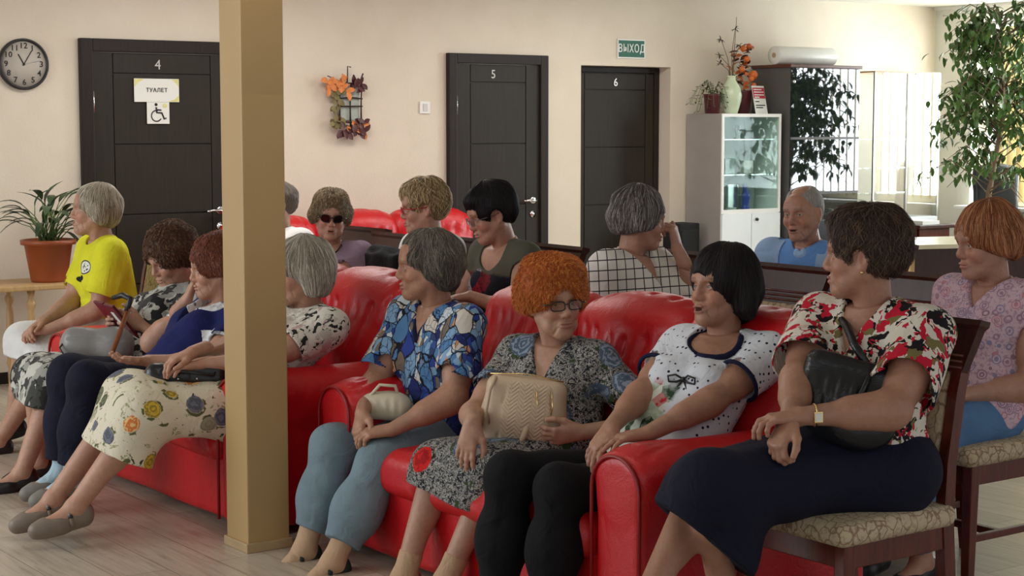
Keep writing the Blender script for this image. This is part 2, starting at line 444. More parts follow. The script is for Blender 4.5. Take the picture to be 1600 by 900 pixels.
def door(idx, x0, x1, h, fw, y, recess, num, numx, handle_x):
    """leaf between x0 and x1, its frame around it, on the wall plane y"""
    root = tag(empty('door_%d' % idx, (x0, y, 0)), kind='structure')
    yo = -0.03
    m = MB()
    if fw > 0:
        m.bb(-fw, 0, yo-0.012, 0.0, 0, h+fw, 0.006); m.bb(x1-x0, x1-x0+fw, yo-0.012, 0.0, 0, h+fw, 0.006); m.bb(0, x1-x0, yo-0.012, 0.0, h+0.001, h+fw, 0.006)
        m.bb(-0.012, 0.004, yo+0.0, 0.0, 0, h); m.bb(x1-x0-0.004, x1-x0+0.012, yo, 0.0, 0, h)
    else:
        m.bb(0, 0.05, -0.03, 0.04, 0, h, 0.004); m.bb(x1-x0-0.05, x1-x0, -0.03, 0.04, 0, h, 0.004); m.bb(0.05, x1-x0-0.05, -0.03, 0.04, h-0.04, h, 0.004)
    m.build('door_frame', M_DFRAME, root)
    w = x1-x0; a = 0.004 if fw > 0 else 0.052; top = h-0.004 if fw > 0 else h-0.045
    leaf = MB()
    st = 0.13 if w > 0.85 else 0.12
    leaf.bb(a, w-a, -0.012, 0.0, 0.01, top)                                   # core, seen in the grooves
    leaf.bb(a, st, -0.022, -0.008, 0.01, top, 0.002); leaf.bb(w-st, w-a, -0.022, -0.008, 0.01, top, 0.002)
    zs = [top, top-0.125, top-0.125-0.435, top-0.125-0.87, top-0.125-1.305, top-1.79, 0.01]
    for i in range(len(zs)-1): leaf.bb(st+0.006, w-st-0.006, -0.0215, -0.008, zs[i+1]+0.004, zs[i]-0.004, 0.002)
    lf = leaf.build('door_leaf', M_DOOR, root)
    text_obj('door_number', num, 0.085, M_NUM, root, (numx-x0, -0.0235, top-0.07))
    if fw > 0:
        hg = MB().tube([(0.0, -0.03, 1.62), (0.0, -0.03, 1.75)], 0.009, 8).build('hinge', M_CHROME, root)
        MB().tube([(0.0, -0.03, 0.22), (0.0, -0.03, 0.35)], 0.009, 8).build('hinge', M_CHROME, root)
    hx = handle_x-x0
    hd = MB().lathe([(0.001, 0), (0.026, 0), (0.026, 0.008), (0.02, 0.011), (0.001, 0.011)], n=20)
    bmesh.ops.transform(hd.bm, matrix=Matrix.Translation((hx, -0.022, 1.0)) @ Matrix.Rotation(R(90), 4, 'X'), verts=hd.bm.verts[:])
    hd.tube([(hx, -0.03, 1.0), (hx, -0.068, 1.0), (hx-0.02, -0.075, 1.0), (hx-0.07, -0.072, 1.002), (hx-0.11, -0.066, 0.998)], [0.009, 0.009, 0.01, 0.009, 0.007], 8)
    hd.build('door_handle', M_CHROME, root)
    kl = MB().lathe([(0.001, 0), (0.027, 0), (0.025, 0.007), (0.012, 0.009), (0.011, 0.013), (0.001, 0.013)], n=20)
    bmesh.ops.transform(kl.bm, matrix=Matrix.Translation((hx, -0.022, 0.9)) @ Matrix.Rotation(R(90), 4, 'X'), verts=kl.bm.verts[:])
    kl.build('lock', M_CHROME, root)
    return root
d4 = door(1, 4.09, 5.01, 1.99, 0.08, YW, 0, '4', 4.52, 4.93)
d5 = door(2, 6.76, 7.49, 1.975, 0.07, YW, 0, '5', 7.08, 7.43)
d6 = door(3, OX0+0.005, OX1-0.005, 1.98, 0, YW+0.155, 0.15, '6', 8.33, 8.62)

# the square pillar in front
m = MB(); m.bb(-0.085, 0.085, -0.085, 0.085, 0, ZC-0.002, 0.006)
pl = empty('pillar', (2.885, 5.585, 0)); tag(pl, kind='structure')
m.build('shaft', M_PILLAR, pl)
MB().bb(-0.094, 0.094, -0.094, 0.094, 0, 0.035, 0.004).build('base_trim', plain('pillar_base', srgb(176, 150, 112), 0.5), pl)

# ------------------------------------------------------------------ red leather sofas
def leather(name, col, rough=0.36):
    t = NT(name); c = t.co(); f, _ = t.noise(c, 5, 4); g = t.voro(c, 260).outputs['Distance']; h, _ = t.noise(c, 16, 4, 0.6, 0.8)
    cc = t.ramp(f, [(0.3, tuple(x*0.88 for x in col)), (0.7, col)])
    t.bump(t.math('ADD', t.math('MULTIPLY', g, 0.12), h), 0.3, 0.012)
    return t.out(cc, rough, spec=0.45)
M_RED = leather('red_leather', srgb(196, 22, 30))
M_PIPING = plain('dark_red_piping', srgb(140, 12, 20), 0.4)
def field_obj(name, F, h, mat, parent=None, org=(0, 0, 0), color=None, bnd=None):
    v, f = F.mesh(h, bnd); c = color(v) if color else None
    return mesh_obj(name, v, f, mat, parent, True, c, org)
def sofa(name, loc, rz, width, nseat, label, h=0.009, depth=0.95, backz=0.95, group='red leather sofas', sitters=()):
    """local frame: x forward (towards the knees), y to the sitter's left, centre of the floor footprint at the origin"""
    root = empty(name, loc, rz, label, 'sofa')
    W = width/2; aw = 0.25; D = depth/2; iw = width-2*aw
    F = Field()
    F.box((0.0, 0, 0.16), (D-0.03, W-0.03, 0.13), 0.03); F.plane((0, 0, 0.03), (0, 0, -1))
    F.disp(wob(3, 9, 0.003))
    field_obj('base_frame', F, h, M_RED, root)
    for sx in (-1, 1):
        for sy in (-1, 1): MB().bb(sx*(D-0.1)-0.03, sx*(D-0.1)+0.03, sy*(W-0.1)-0.03, sy*(W-0.1)+0.03, 0, 0.06, 0.004).build('foot', M_GAP, root)
    for s in (-1, 1):
        F = Field(); yc = s*(W-aw/2)
        F.box((0.0, yc, 0.30), (D-0.005, aw/2-0.02, 0.27), 0.035, k=0)
        F.cap((-0.30, yc, 0.50), (D-0.10, yc, 0.50), 0.125, 0.118, k=0.05)
        F.ell((D-0.13, yc, 0.545), (0.16, 0.135, 0.075), k=0.04)
        F.groove((D-0.012, yc-0.115, 0.06), (D-0.012, yc-0.115, 0.5), 0.008, 0.006); F.groove((D-0.012, yc+0.115, 0.06), (D-0.012, yc+0.115, 0.5), 0.008, 0.006)
        for q in range(9):
            yy = yc-0.09+0.18*q/8; F.groove((D-0.04, yy, 0.60), (D-0.16-0.05*(q % 2), yc+(yy-yc)*0.5, 0.635), 0.009, 0.006)
        for q in range(7):
            xx = -0.15+0.07*q; F.groove((xx, yc-0.14, 0.5), (xx+0.02, yc+0.14, 0.56), 0.012, 0.004)
        # flat front panel
        F.plane((D, yc, 0), (1, 0, 0), 0.02); F.plane((0, 0, 0.03), (0, 0, -1))
        F.disp(wob(5+s, 11, 0.0035))
        a = field_obj('armrest', F, h, M_RED, root)
        pts = [(D+0.001, yc-0.108, 0.05)]+[(D+0.001, yc+0.108*math.cos(t), 0.5+0.1*math.sin(t)) for t in [PI-PI*i/12 for i in range(13)]]+[(D+0.001, yc+0.108, 0.05)]
        MB().tube(pts, 0.006, 6).build('piping', M_PIPING, a)
    cw = iw/nseat
    for i in range(nseat):
        yc = -iw/2+cw*(i+0.5)
        F = Field(); F.box((0.07, yc, 0.345), (D-0.055, cw/2-0.004, 0.085), 0.06, k=0)
        F.ell((0.06, yc, 0.385), (0.30, cw*0.42, 0.065), k=0.05)
        for q in range(7):
            yy = yc-cw*0.36+cw*0.72*q/6; F.groove((D-0.05, yy, 0.415), (D-0.02, yc+(yy-yc)*0.7, 0.30), 0.011, 0.006)
        F.disp(wob(11+i, 13, 0.004))
        for sx, sy_, sz in sitters:      # the cushions give way under whoever sits on them
            for u in (-1, 1): F.cap((sx-0.05, sy_+u*0.09, sz), (D+0.15, sy_+u*0.105, sz-0.04), 0.100, 0.080, k=0.05, op='s')
        field_obj('seat_cushion', F, h, M_RED, root)
        # back pad: leans back, rolls over at the top, gathered in vertical folds
        bw = (width-0.10)/nseat; yb0 = -(width-0.10)/2+bw*(i+0.5)
        F = Field(); tl = frame((math.cos(R(15)), 0, math.sin(R(15))), (0, 0, 1))
        F.box((-0.285, yb0, 0.63), (0.10, bw/2+0.006, 0.27), 0.07, M=tl, k=0)
        F.cap((-0.345, yb0-bw/2+0.10, backz-0.135), (-0.345, yb0+bw/2-0.10, backz-0.135), 0.125, k=0.05)
        F.ell((-0.345, yb0, backz-0.12), (0.135, bw*0.50, 0.118), M=tl, k=0.05); F.ell((-0.215, yb0, 0.62), (0.10, bw*0.44, 0.20), M=tl, k=0.06)
        rs = random.Random(i*7+3); nf = 6
        for q in range(nf):
            u = (q+0.5)/nf-0.5+rs.uniform(-.03, .03); yt = yb0+u*bw*0.95; yb = yb0+u*bw*0.62+rs.uniform(-.01, .01); am = rs.uniform(0.5, 1.3)
            F.groove((-0.10, yb, 0.60), (-0.17, yb0+u*bw*0.8, backz-0.18), 0.016, 0.008*am)
            F.groove((-0.17, yb0+u*bw*0.8, backz-0.18), (-0.33, yt, backz+0.005), 0.020, 0.012*am)
        F.disp(wob(21+i, 9, 0.006))
        field_obj('back_cushion', F, h, M_RED, root)
    F = Field(); F.box((-0.40, 0, 0.40), (0.055, W-0.05, 0.38), 0.05, M=frame((math.cos(R(8)), 0, math.sin(R(8))), (0, 0, 1)))
    F.plane((0, 0, 0.03), (0, 0, -1)); F.disp(wob(31, 6, 0.004))
    field_obj('back_frame', F, h, M_RED, root)
    return root
SA = sofa('sofa', (3.56, 4.56, 0), PI, 1.86, 3, 'red leather sofa under the woman with orange curly hair', 0.008, sitters=((0.06, -0.64, 0.475), (0.04, -0.04, 0.465), (0.12, 0.58, 0.49)))
SB = sofa('sofa', (3.34, 6.62, 0), PI, 1.98, 3, 'red leather sofa standing behind the square ochre pillar', 0.009, sitters=((0.30, 0.65, 0.47), (0.30, 0.06, 0.48), (0.24, -0.50, 0.48)))

# ------------------------------------------------------------------ dining chairs
def carved_wood(name, c0, c1, rough=0.3):
    t = NT(name); f, _ = t.noise(t.co(scale=(9, 9, 1.5)), 5, 5, 0.6, 0.7)
    return t.out(t.ramp(f, [(0.3, c0), (0.7, c1)]), rough, spec=0.5)
M_WOOD = carved_wood('mahogany', srgb(66, 24, 14), srgb(104, 42, 24))
M_WOODD = carved_wood('dark_mahogany', srgb(44, 20, 16), srgb(70, 32, 24))
def damask():
    t = NT('beige_damask'); c = t.co(); _, nc = t.noise(c, 26, 2); ad = t.n('ShaderNodeVectorMath'); ad.operation = 'MULTIPLY_ADD'; t.L(nc, ad.inputs[0]); ad.inputs[1].default_value = (0.03, 0.03, 0.03); t.L(t.co(scale=(1, 1, 0.6)), ad.inputs[2]); v = t.voro(ad.outputs[0], 30, 'DISTANCE_TO_EDGE', 0.7); n, _ = t.noise(c, 60, 3, 0.6, 1.2)
    line = t.math('SUBTRACT', 1.0, t.th(v.outputs['Distance'], 0.045, 0.03))
    w = t.th(n, 0.56, 0.02)
    col = t.mix(t.math('MULTIPLY', line, 0.75), srgb(186, 170, 140), srgb(112, 74, 52))
    col = t.mix(t.math('MULTIPLY', w, 0.35), col, srgb(132, 100, 74))
    g, _ = t.noise(c, 300, 2); t.bump(g, 0.3, 0.002)
    return t.out(col, 0.85)
M_DAMASK = damask()
def make_chair():
    """x forward, origin on the floor under the seat centre"""
    root = empty('dining_chair', (0, 0, 0))
    for s in (-1, 1):
        m = MB().box((0.20, s*0.19, 0.215), (0.042, 0.042, 0.43), bev=0.004)
        for v in m.bm.verts:
            if v.co.z < 0.1: v.co.x = 0.20+(v.co.x-0.20)*0.75+0.006; v.co.y = s*0.19+(v.co.y-s*0.19)*0.75
        m.build('leg', M_WOOD, root)
        # rear leg and back stile in one curved post
        prof = [(-0.255, 0.0), (-0.222, 0.22), (-0.205, 0.42), (-0.212, 0.60), (-0.245, 0.80), (-0.285, 0.95)]
        m = MB(); rings = []
        for x, z in prof:
            hw = 0.017; hd = 0.022 if z < 0.5 else 0.019
            rings.append([m.bm.verts.new((x+a*hd, s*0.188+b*hw, z)) for a, b in ((-1, -1), (1, -1), (1, 1), (-1, 1))])
        for i in range(len(rings)-1):
            for j in range(4): m.bm.faces.new((rings[i][j], rings[i][(j+1) % 4], rings[i+1][(j+1) % 4], rings[i+1][j]))
        m.bm.faces.new(rings[0][::-1]); m.bm.faces.new(rings[-1])
        m.build('back_post', M_WOOD, root)
        MB().bb(-0.2, 0.19, s*0.188-0.01, s*0.188+0.01, 0.16, 0.185, 0.003).build('stretcher', M_WOOD, root)
    MB().bb(0.03, 0.055, -0.185, 0.185, 0.16, 0.185, 0.003).build('stretcher', M_WOOD, root)
    m = MB(); m.bb(0.185, 0.207, -0.175, 0.175, 0.355, 0.43, 0.003); m.bb(-0.21, -0.19, -0.175, 0.175, 0.355, 0.43, 0.003)
    for s in (-1, 1): m.bb(-0.19, 0.19, s*0.19-0.011, s*0.19+0.011, 0.355, 0.43, 0.003)
    m.build('seat_frame', M_WOOD, root)
    F = Field(); F.box((0.01, 0, 0.45), (0.235, 0.225, 0.032), 0.028); F.ell((0.01, 0, 0.468), (0.22, 0.21, 0.028), k=0.03); F.disp(wob(9, 14, 0.0015))
    field_obj('seat', F, 0.009, M_DAMASK, root)
    F = Field(); tl = frame((math.cos(R(11)), 0, math.sin(R(11))), (0, 0, 1))
    F.box((-0.225, 0, 0.685), (0.02, 0.168, 0.175), 0.018, M=tl)
    field_obj('back_pad', F, 0.009, M_DAMASK, root)
    # top rail: flared board with reeded lines below its edge
    m = MB(); T = Matrix.Translation((-0.272, 0, 0.925)) @ Matrix.Rotation(R(-13), 4, 'Y')
    secs = [(-0.075, 0.205, 0.013), (-0.05, 0.212, 0.014), (0.05, 0.238, 0.016), (0.062, 0.246, 0.022), (0.078, 0.248, 0.02)]
    rings = []
    for z, hw, hd in secs: rings.append([m.bm.verts.new(T @ Vector((a*hd, b*hw, z))) for a, b in ((-1, -1), (1, -1), (1, 1), (-1, 1))])
    for i in range(len(rings)-1):
        for j in range(4): m.bm.faces.new((rings[i][j], rings[i][(j+1) % 4], rings[i+1][(j+1) % 4], rings[i+1][j]))
    m.bm.faces.new(rings[0][::-1]); m.bm.faces.new(rings[-1])
    rail = m.build('top_rail', M_WOODD, root)
    m = MB()
    for sg in (-1, 1):
        for z in (-0.062, -0.045, -0.028):
            a = T @ Vector((sg*0.0155, -0.205, z)); b = T @ Vector((sg*0.0155, 0.205, z)); m.tube([a, b], 0.0045, 6)
    m.build('reeding', M_WOOD, rail)
    return root
def children(o): return [c for c in COL.objects if c.parent == o]
def copy_tree(o, parent=None):
    c = o.copy(); COL.objects.link(c)
    if parent is not None: c.parent = parent
    for ch in children(o): copy_tree(ch, c)
    return c
chair_proto = make_chair(); first = True
def place_chair(x, y, yaw, label, group=None):
    global first
    o = chair_proto if first else copy_tree(chair_proto); first = False
    o.location = (x, y, 0); o.rotation_euler = (0, 0, R(yaw)); tag(o, label, 'chair', 'wooden dining chairs of the audience'); return o
place_chair(3.58, 3.33, 180, 'wooden dining chair under the woman in the navy skirt')
place_chair(4.72, 3.835, 180, 'wooden dining chair under the woman in the pink blouse')
place_chair(4.64, 4.345, 181, 'empty wooden dining chair directly left of the woman in pink')
place_chair(4.52, 4.80, 180, 'empty wooden dining chair in front of the man in blue')
place_chair(4.68, 5.52, 178, 'wooden dining chair under the woman in the checked jacket')
place_chair(4.46, 6.24, 178, 'wooden dining chair under the woman in the khaki top')
place_chair(4.40, 6.82, 180, 'wooden dining chair under the woman with red glasses')
place_chair(4.30, 7.32, 178, 'wooden dining chair just right of the woman in dark sunglasses')
place_chair(3.36, 8.02, 176, 'wooden dining chair under the woman in the yellow t-shirt')
place_chair(5.78, 5.48, 183, 'wooden dining chair under the man in the blue shirt')
place_chair(4.44, 7.88, 182, 'wooden dining chair under the woman in dark sunglasses')

# ------------------------------------------------------------------ things on the back wall
def rot_y90(): return Matrix.Rotation(R(90), 4, 'X')
M_BLACK = plain('black_satin', (0.012, 0.011, 0.012), 0.4)
M_INK = plain('black_ink', (0.01, 0.01, 0.01), 0.7)
ck = empty('wall_clock', (3.665, YW-0.001, 1.905), 0, 'round wall clock with black rim and black numerals left of the toilet door', 'clock')
m = MB().lathe([(0.001, 0), (0.152, 0), (0.152, 0.028), (0.145, 0.034), (0.137, 0.03), (0.136, 0.02)], n=48); bmesh.ops.transform(m.bm, matrix=rot_y90(), verts=m.bm.verts[:]); m.build('rim', M_BLACK, ck)
m = MB().lathe([(0.001, 0.0205), (0.1365, 0.0205), (0.1365, 0.0215), (0.001, 0.0215)], n=48); bmesh.ops.transform(m.bm, matrix=rot_y90(), verts=m.bm.verts[:]); m.build('dial', plain('clock_dial', srgb(184, 176, 164), 0.6), ck)
for i in range(1, 13):
    a = R(90-30*i); text_obj('numeral', str(i), 0.047, M_INK, ck, (0.108*math.cos(a), -0.0225, 0.108*math.sin(a)), ext=0.0008, bold=0.0006)
def hand(nm, ang, ln, w, mat):
    a = R(90-ang); mm = MB().box((math.cos(a)*ln*0.4, -0.024, math.sin(a)*ln*0.4), (ln, 0.002, w), Matrix.Rotation(-a, 3, 'Y')); mm.build(nm, mat, ck)
hand('hour_hand', 330, 0.075, 0.006, M_INK); hand('minute_hand', 32, 0.105, 0.005, M_INK); hand('second_hand', 78, 0.12, 0.002, plain('grey_steel', (0.3, 0.3, 0.3), 0.4))
MB().ball((0, -0.026, 0), 0.007).build('hub', M_INK, ck)

M_PAPER = plain('white_paper', srgb(222, 222, 214), 0.7, 0.02)
M_YPAPER = plain('yellow_print', srgb(214, 208, 140), 0.7, 0.1, 20)
sg = empty('paper_sign', (4.505, YW-0.0325, 1.76), 0, 'white rectangular paper sign reading ТУАЛЕТ on the door numbered 4', 'sign')
MB().bb(-0.15, 0.15, -0.001, 0.001, -0.072, 0.072).build('sheet', M_PAPER, sg)
m = MB().prism([(-0.148, 0.07), (-0.148, 0.02), (-0.12, 0.05), (-0.08, 0.07)], 0, 0.0006).prism([(0.1, 0.07), (0.148, 0.07), (0.148, 0.02), (0.13, 0.045)], 0, 0.0006).prism([(0.148, -0.07), (0.07, -0.07), (0.12, -0.055), (0.148, -0.03)], 0, 0.0006)
bmesh.ops.transform(m.bm, matrix=Matrix.Translation((0, -0.0012, 0)) @ rot_y90(), verts=m.bm.verts[:]); m.build('printed_corner', M_YPAPER, sg)
text_obj('lettering', 'ТУАЛЕТ', 0.034, M_INK, sg, (0, -0.0022, 0.0), ext=0.0005, bold=0.0008)
sg = empty('wheelchair_sign', (4.512, YW-0.0325, 1.62), 0, 'small pale sign with a black wheelchair symbol below the paper sign', 'sign')
MB().bb(-0.075, 0.075, -0.001, 0.001, -0.067, 0.067).build('sheet', M_PAPER, sg)
m = MB(); cx, cz, r = -0.012, -0.018, 0.034
arc = [(cx+r*math.cos(R(a)), -0.0025, cz+r*math.sin(R(a))) for a in range(75, 340, 14)]
m.tube(arc, 0.0038, 6); m.ball((-0.014, -0.0025, 0.052), (0.010, 0.0025, 0.010))
m.tube([(-0.014, -0.0025, 0.036), (-0.010, -0.0025, 0.002), (0.024, -0.0025, 0.0), (0.04, -0.0025, -0.038), (0.052, -0.0025, -0.032)], 0.0055, 6); m.tube([(-0.012, -0.0025, 0.02), (0.02, -0.0025, 0.018)], 0.0045, 6)
m.build('wheelchair_symbol', M_INK, sg)
MB().ball((0.045, -0.0015, 0.045), (0.016, 0.0012, 0.014)).build('printed_corner', M_YPAPER, sg)

ex = empty('exit_sign', (8.365, YW-0.002, 2.115), 0, 'green plate above door 6 with the white word ВЫХОД', 'sign')
MB().bb(-0.135, 0.135, -0.008, 0, -0.072, 0.072, 0.002).build('rim', M_WHITE, ex)
MB().bb(-0.125, 0.125, -0.0095, -0.007, -0.062, 0.062).build('plate', plain('exit_green', srgb(18, 92, 72), 0.5), ex)
text_obj('lettering', 'ВЫХОД', 0.084, M_WHITE, ex, (0, -0.011, 0.0), sx=0.78, bold=0.0004)

def switch(x, z, lb):
    s = empty('light_switch', (x, YW-0.001, z), 0, lb, 'light switch')
    MB().bb(-0.042, 0.042, -0.01, 0, -0.042, 0.042, 0.003).build('switch_plate', M_WHITE, s); MB().bb(-0.018, 0.018, -0.015, -0.009, -0.026, 0.026, 0.002).build('rocker', plain('switch_grey', srgb(200, 198, 194), 0.4), s)
switch(6.51, 1.665, 'small square white light switch between the autumn wreath and door 5'); switch(3.47, 1.69, 'white light switch at the left edge below the clock')

# autumn wall hanging: a twig-bound little window with leaves
wr = empty('autumn_wreath', (5.87, YW-0.02, 1.69), 0, 'autumn wall hanging of twigs, orange leaves and ribbon around a small mirror frame', 'wall decoration')
M_TWIG = plain('dark_twig', srgb(44, 26, 22), 0.8); M_OLEAF = plain('orange_leaf', srgb(214, 128, 66), 0.7, 0.25, 30); M_BURG = plain('burgundy_ribbon', srgb(74, 24, 26), 0.5, 0.2, 20)
M_MIRR = plain('pale_mirror', srgb(170, 176, 166), 0.35, 0.1, 30); M_OLIVE = plain('olive_leaf', srgb(120, 108, 66), 0.7, 0.25, 30)
MB().bb(-0.055, 0.10, -0.012, 0, -0.115, 0.12, 0.004).build('mirror_panel', M_MIRR, wr)
m = MB(); rs = random.Random(5)
for x in (-0.06, 0.02, 0.105): m.tube([(x+rs.uniform(-.008, .008), -0.02, -0.17), (x, -0.024, -0.02), (x+rs.uniform(-.01, .01), -0.02, 0.13)], [0.006, 0.005, 0.004], 6)
for z in (-0.12, -0.02, 0.03, 0.13): m.tube([(-0.07, -0.024, z), (0.02, -0.028, z+rs.uniform(-.01, .01)), (0.115, -0.024, z)], 0.005, 6)
m.tube([(0.0, -0.02, 0.12), (0.005, -0.02, 0.2), (0.005, -0.02, 0.245), (0.03, -0.02, 0.24)], 0.004, 6); m.tube([(0.09, -0.02, 0.12), (0.05, -0.02, 0.19)], 0.005, 6); m.tube([(0.09, -0.02, 0.12), (0.125, -0.02, 0.2)], 0.005, 6); m.tube([(-0.04, -0.02, 0.14), (-0.15, -0.02, 0.18)], 0.003, 6)
m.build('twig_frame', M_TWIG, wr)
def leaf_cluster(name, mat, n, rng, seed, ln=(0.04, 0.075)):
    m = MB(); rs = random.Random(seed)
    for _ in range(n):
        x = rs.uniform(rng[0], rng[1]); z = rs.uniform(rng[2], rng[3]); a = rs.uniform(0, 2*PI)
        m.leaf((x, -0.02-rs.uniform(0, 0.02), z), (math.cos(a), -0.35, math.sin(a)), (0, -1, 0.2), rs.uniform(*ln), rs.uniform(0.03, 0.045), droop=0.2)
    m.build(name, mat, wr)
leaf_cluster('orange_leaves', M_OLEAF, 26, (-0.17, -0.0, 0.08, 0.16), 1); leaf_cluster('olive_leaves', M_OLIVE, 30, (-0.13, -0.06, -0.17, 0.08), 2, (0.03, 0.06))
leaf_cluster('berry_leaves', M_BURG, 34, (-0.08, 0.15, -0.2, -0.13), 3); leaf_cluster('bow', M_BURG, 10, (0.04, 0.11, 0.1, 0.15), 4); leaf_cluster('amber_leaves', M_OLEAF, 8, (-0.02, 0.14, -0.2, -0.14), 6)

# ------------------------------------------------------------------ red sofa along the back wall
SW = sofa('sofa', (5.75, 9.42, 0), R(-90), 1.95, 3, 'red sofa against the back wall behind the woman in dark sunglasses', 0.014, backz=0.98)

# ------------------------------------------------------------------ pot plant on the little table at the left
tb = empty('side_table', (3.45, 9.75, 0), 0, 'pale wooden side table with turned legs under the potted plant at the left edge', 'table')
M_PINE = carved_wood('pale_pine', srgb(176, 140, 92), srgb(202, 168, 118), 0.45)
MB().bb(-0.34, 0.30, -0.24, 0.24, 0.60, 0.632, 0.008).build('table_top', M_PINE, tb)
prof = [(0.018, 0), (0.02, 0.08), (0.014, 0.1), (0.024, 0.14), (0.016, 0.2), (0.022, 0.42), (0.015, 0.48), (0.026, 0.51), (0.026, 0.53), (0.014, 0.55), (0.024, 0.6)]
for x in (-0.28, 0.06):
    for y in (-0.18, 0.18): MB().lathe(prof, (x, y, 0), 16).build('leg', M_PINE, tb)
pp = empty('potted_plant', (3.67, 9.70, 0.633), 0, 'leafy dark green plant in a terracotta-coloured pot on the side table at the left', 'plant')
MB().lathe([(0.001, 0.0), (0.10, 0.0), (0.105, 0.012), (0.137, 0.215), (0.158, 0.218), (0.160, 0.245), (0.150, 0.247), (0.142, 0.225), (0.001, 0.22)], n=36).build('plant_pot', plain('brick_plastic', srgb(150, 74, 40), 0.4, 0.05), pp)
M_SOIL = plain('soil', srgb(50, 36, 28), 0.95, 0.3, 60)
MB().lathe([(0.001, 0.228), (0.141, 0.228), (0.141, 0.2282)], n=30).build('soil', M_SOIL, pp)
def foliage(name, c0, c1, rough=0.4):
    t = NT(name); f, _ = t.noise(t.co(), 12, 3); return t.out(t.ramp(f, [(0.3, c0), (0.7, c1)]), rough)
M_LEAF = foliage('spathe_leaf', srgb(28, 52, 30), srgb(58, 88, 50)); M_STEM = foliage('green_stem', srgb(70, 96, 50), srgb(100, 120, 66), 0.6)
lv = MB(); st = MB(); rs = random.Random(12)
for i in range(44):
    a = rs.uniform(0, 2*PI); el = rs.uniform(0.15, 1.25); ln = rs.uniform(0.12, 0.30)
    b = Vector((rs.uniform(-.05, .05), rs.uniform(-.05, .05), 0.225)); d = Vector((math.cos(a)*math.cos(el), math.sin(a)*math.cos(el)*0.8, math.sin(el)+0.25)).normalized()
    mid = b+d*ln*0.6+Vector((0, 0, 0.03)); tip = b+d*ln
    if tip.y > 0.12: tip.y = 0.12; d.y = min(d.y, 0.0)
    st.tube([b, mid, tip], [0.004, 0.003, 0.0025], 5)
    lv.leaf(tip, (d.x, d.y*0.6, d.z*0.5+0.1), (0, 0, 1), rs.uniform(0.13, 0.21), rs.uniform(0.035, 0.06), 0.3, rs.uniform(0.5, 1.3), seg=6)
st.build('stems', M_STEM, pp); lv.build('leaves', M_LEAF, pp)

# ------------------------------------------------------------------ cabinets
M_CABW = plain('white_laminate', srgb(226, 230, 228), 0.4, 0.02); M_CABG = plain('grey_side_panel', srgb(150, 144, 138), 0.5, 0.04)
M_GLASS = glass_mat('cabinet_glass', (0.88, 0.96, 0.93), 0.0, fres=0.22)
cb = empty('display_cabinet', (8.92, 9.62, 0), 0, 'white display cabinet with glazed upper doors, standing left of the dark glass cabinet', 'cabinet')
w, d, h = 0.62, 0.39, 1.63
m = MB().bb(0, 0.02, 0, d, 0, h, 0.002).bb(w-0.02, w, 0, d, 0, h, 0.002).bb(0.02, w-0.02, 0.0, d, h-0.025, h).bb(0.02, w-0.02, 0.01, d, 0.86, 0.885).bb(0.02, w-0.02, 0.01, d, 0.04, 0.06).bb(0.02, w-0.02, d-0.012, d, 0.04, h-0.02)
m.build('carcass', M_CABW, cb)
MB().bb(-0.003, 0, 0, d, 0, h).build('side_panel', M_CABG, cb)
for i, (a, b) in enumerate(((0.003, w/2-0.003), (w/2+0.003, w-0.003))):
    dd = MB().bb(a, b, -0.018, -0.001, 0.05, 0.865, 0.002).build('cabinet_door', M_CABW, cb)
MB().lathe([(0.001, 0), (0.012, 0), (0.012, 0.015), (0.001, 0.015)], n=12).build('knob', M_BLACK, cb, loc=(w/2+0.05, -0.02, 0.82)).rotation_euler = (R(90), 0, 0)
for i, (a, b) in enumerate(((0.0, w/2-0.002), (w/2+0.002, w))):
    gd = MB().bb(a, b, -0.005, 0.0, 0.89, h-0.004).build('glass_door', M_GLASS, cb)
m = MB().bb(0, 0.022, -0.012, 0, 0.87, h).bb(w-0.022, w, -0.012, 0, 0.87, h).bb(0.022, w-0.022, -0.012, 0, h-0.025, h).bb(0.022, w-0.022, -0.012, 0, 0.866, 0.9); m.build('door_surround', M_WHITE, cb)
for z in (1.16, 1.43): MB().bb(0.022, w-0.022, 0.02, d-0.015, z, z+0.006).build('glass_shelf', glass_mat('shelf_glass_%d' % int(z*100), (0.7, 0.86, 0.8), 0.25), cb)
# things in the cabinet
M_SILVER = plain('silver', (0.6, 0.6, 0.6), 0.25, 0.05, metal=0.8); M_BLUE = plain('blue_plastic', srgb(34, 66, 160), 0.35); M_CLEAR = plain('clear_acrylic', srgb(170, 178, 176), 0.2, 0.1)
def trophy(x, y, z, s, mat, lb):
    m = MB().lathe([(0.001, 0), (0.035, 0), (0.035, 0.012), (0.012, 0.02), (0.008, 0.06), (0.015, 0.075), (0.034, 0.12), (0.036, 0.145), (0.03, 0.145), (0.001, 0.09)], (0, 0, 0), 18)
    bmesh.ops.scale(m.bm, vec=(s, s, s), verts=m.bm.verts[:]); o = m.build('trophy_cup', mat, None, loc=(x, y, z)); tag(o, lb, 'trophy')
trophy(9.03, 9.78, 1.437, 1.0, M_SILVER, 'small silver cup on the top glass shelf of the white cabinet')
trophy(9.25, 9.8, 1.437, 0.7, M_CLEAR, 'smaller pale cup in the middle of the top glass shelf')
o = MB().bb(-0.055, 0.055, -0.01, 0.01, 0, 0.20, 0.004).build('plaque', M_SILVER, None, loc=(9.23, 9.82, 0.886)); tag(o, 'grey plaque standing on the cabinet floor next to the blue figure', 'plaque')
F = Field(); F.cap((0, 0, 0.02), (0.01, 0, 0.11), 0.026, 0.03); F.cap((0.01, 0, 0.11), (-0.012, 0, 0.19), 0.028, 0.016); F.ell((0, 0, 0.01), (0.035, 0.03, 0.014)); F.plane((0, 0, 0), (0, 0, -1))
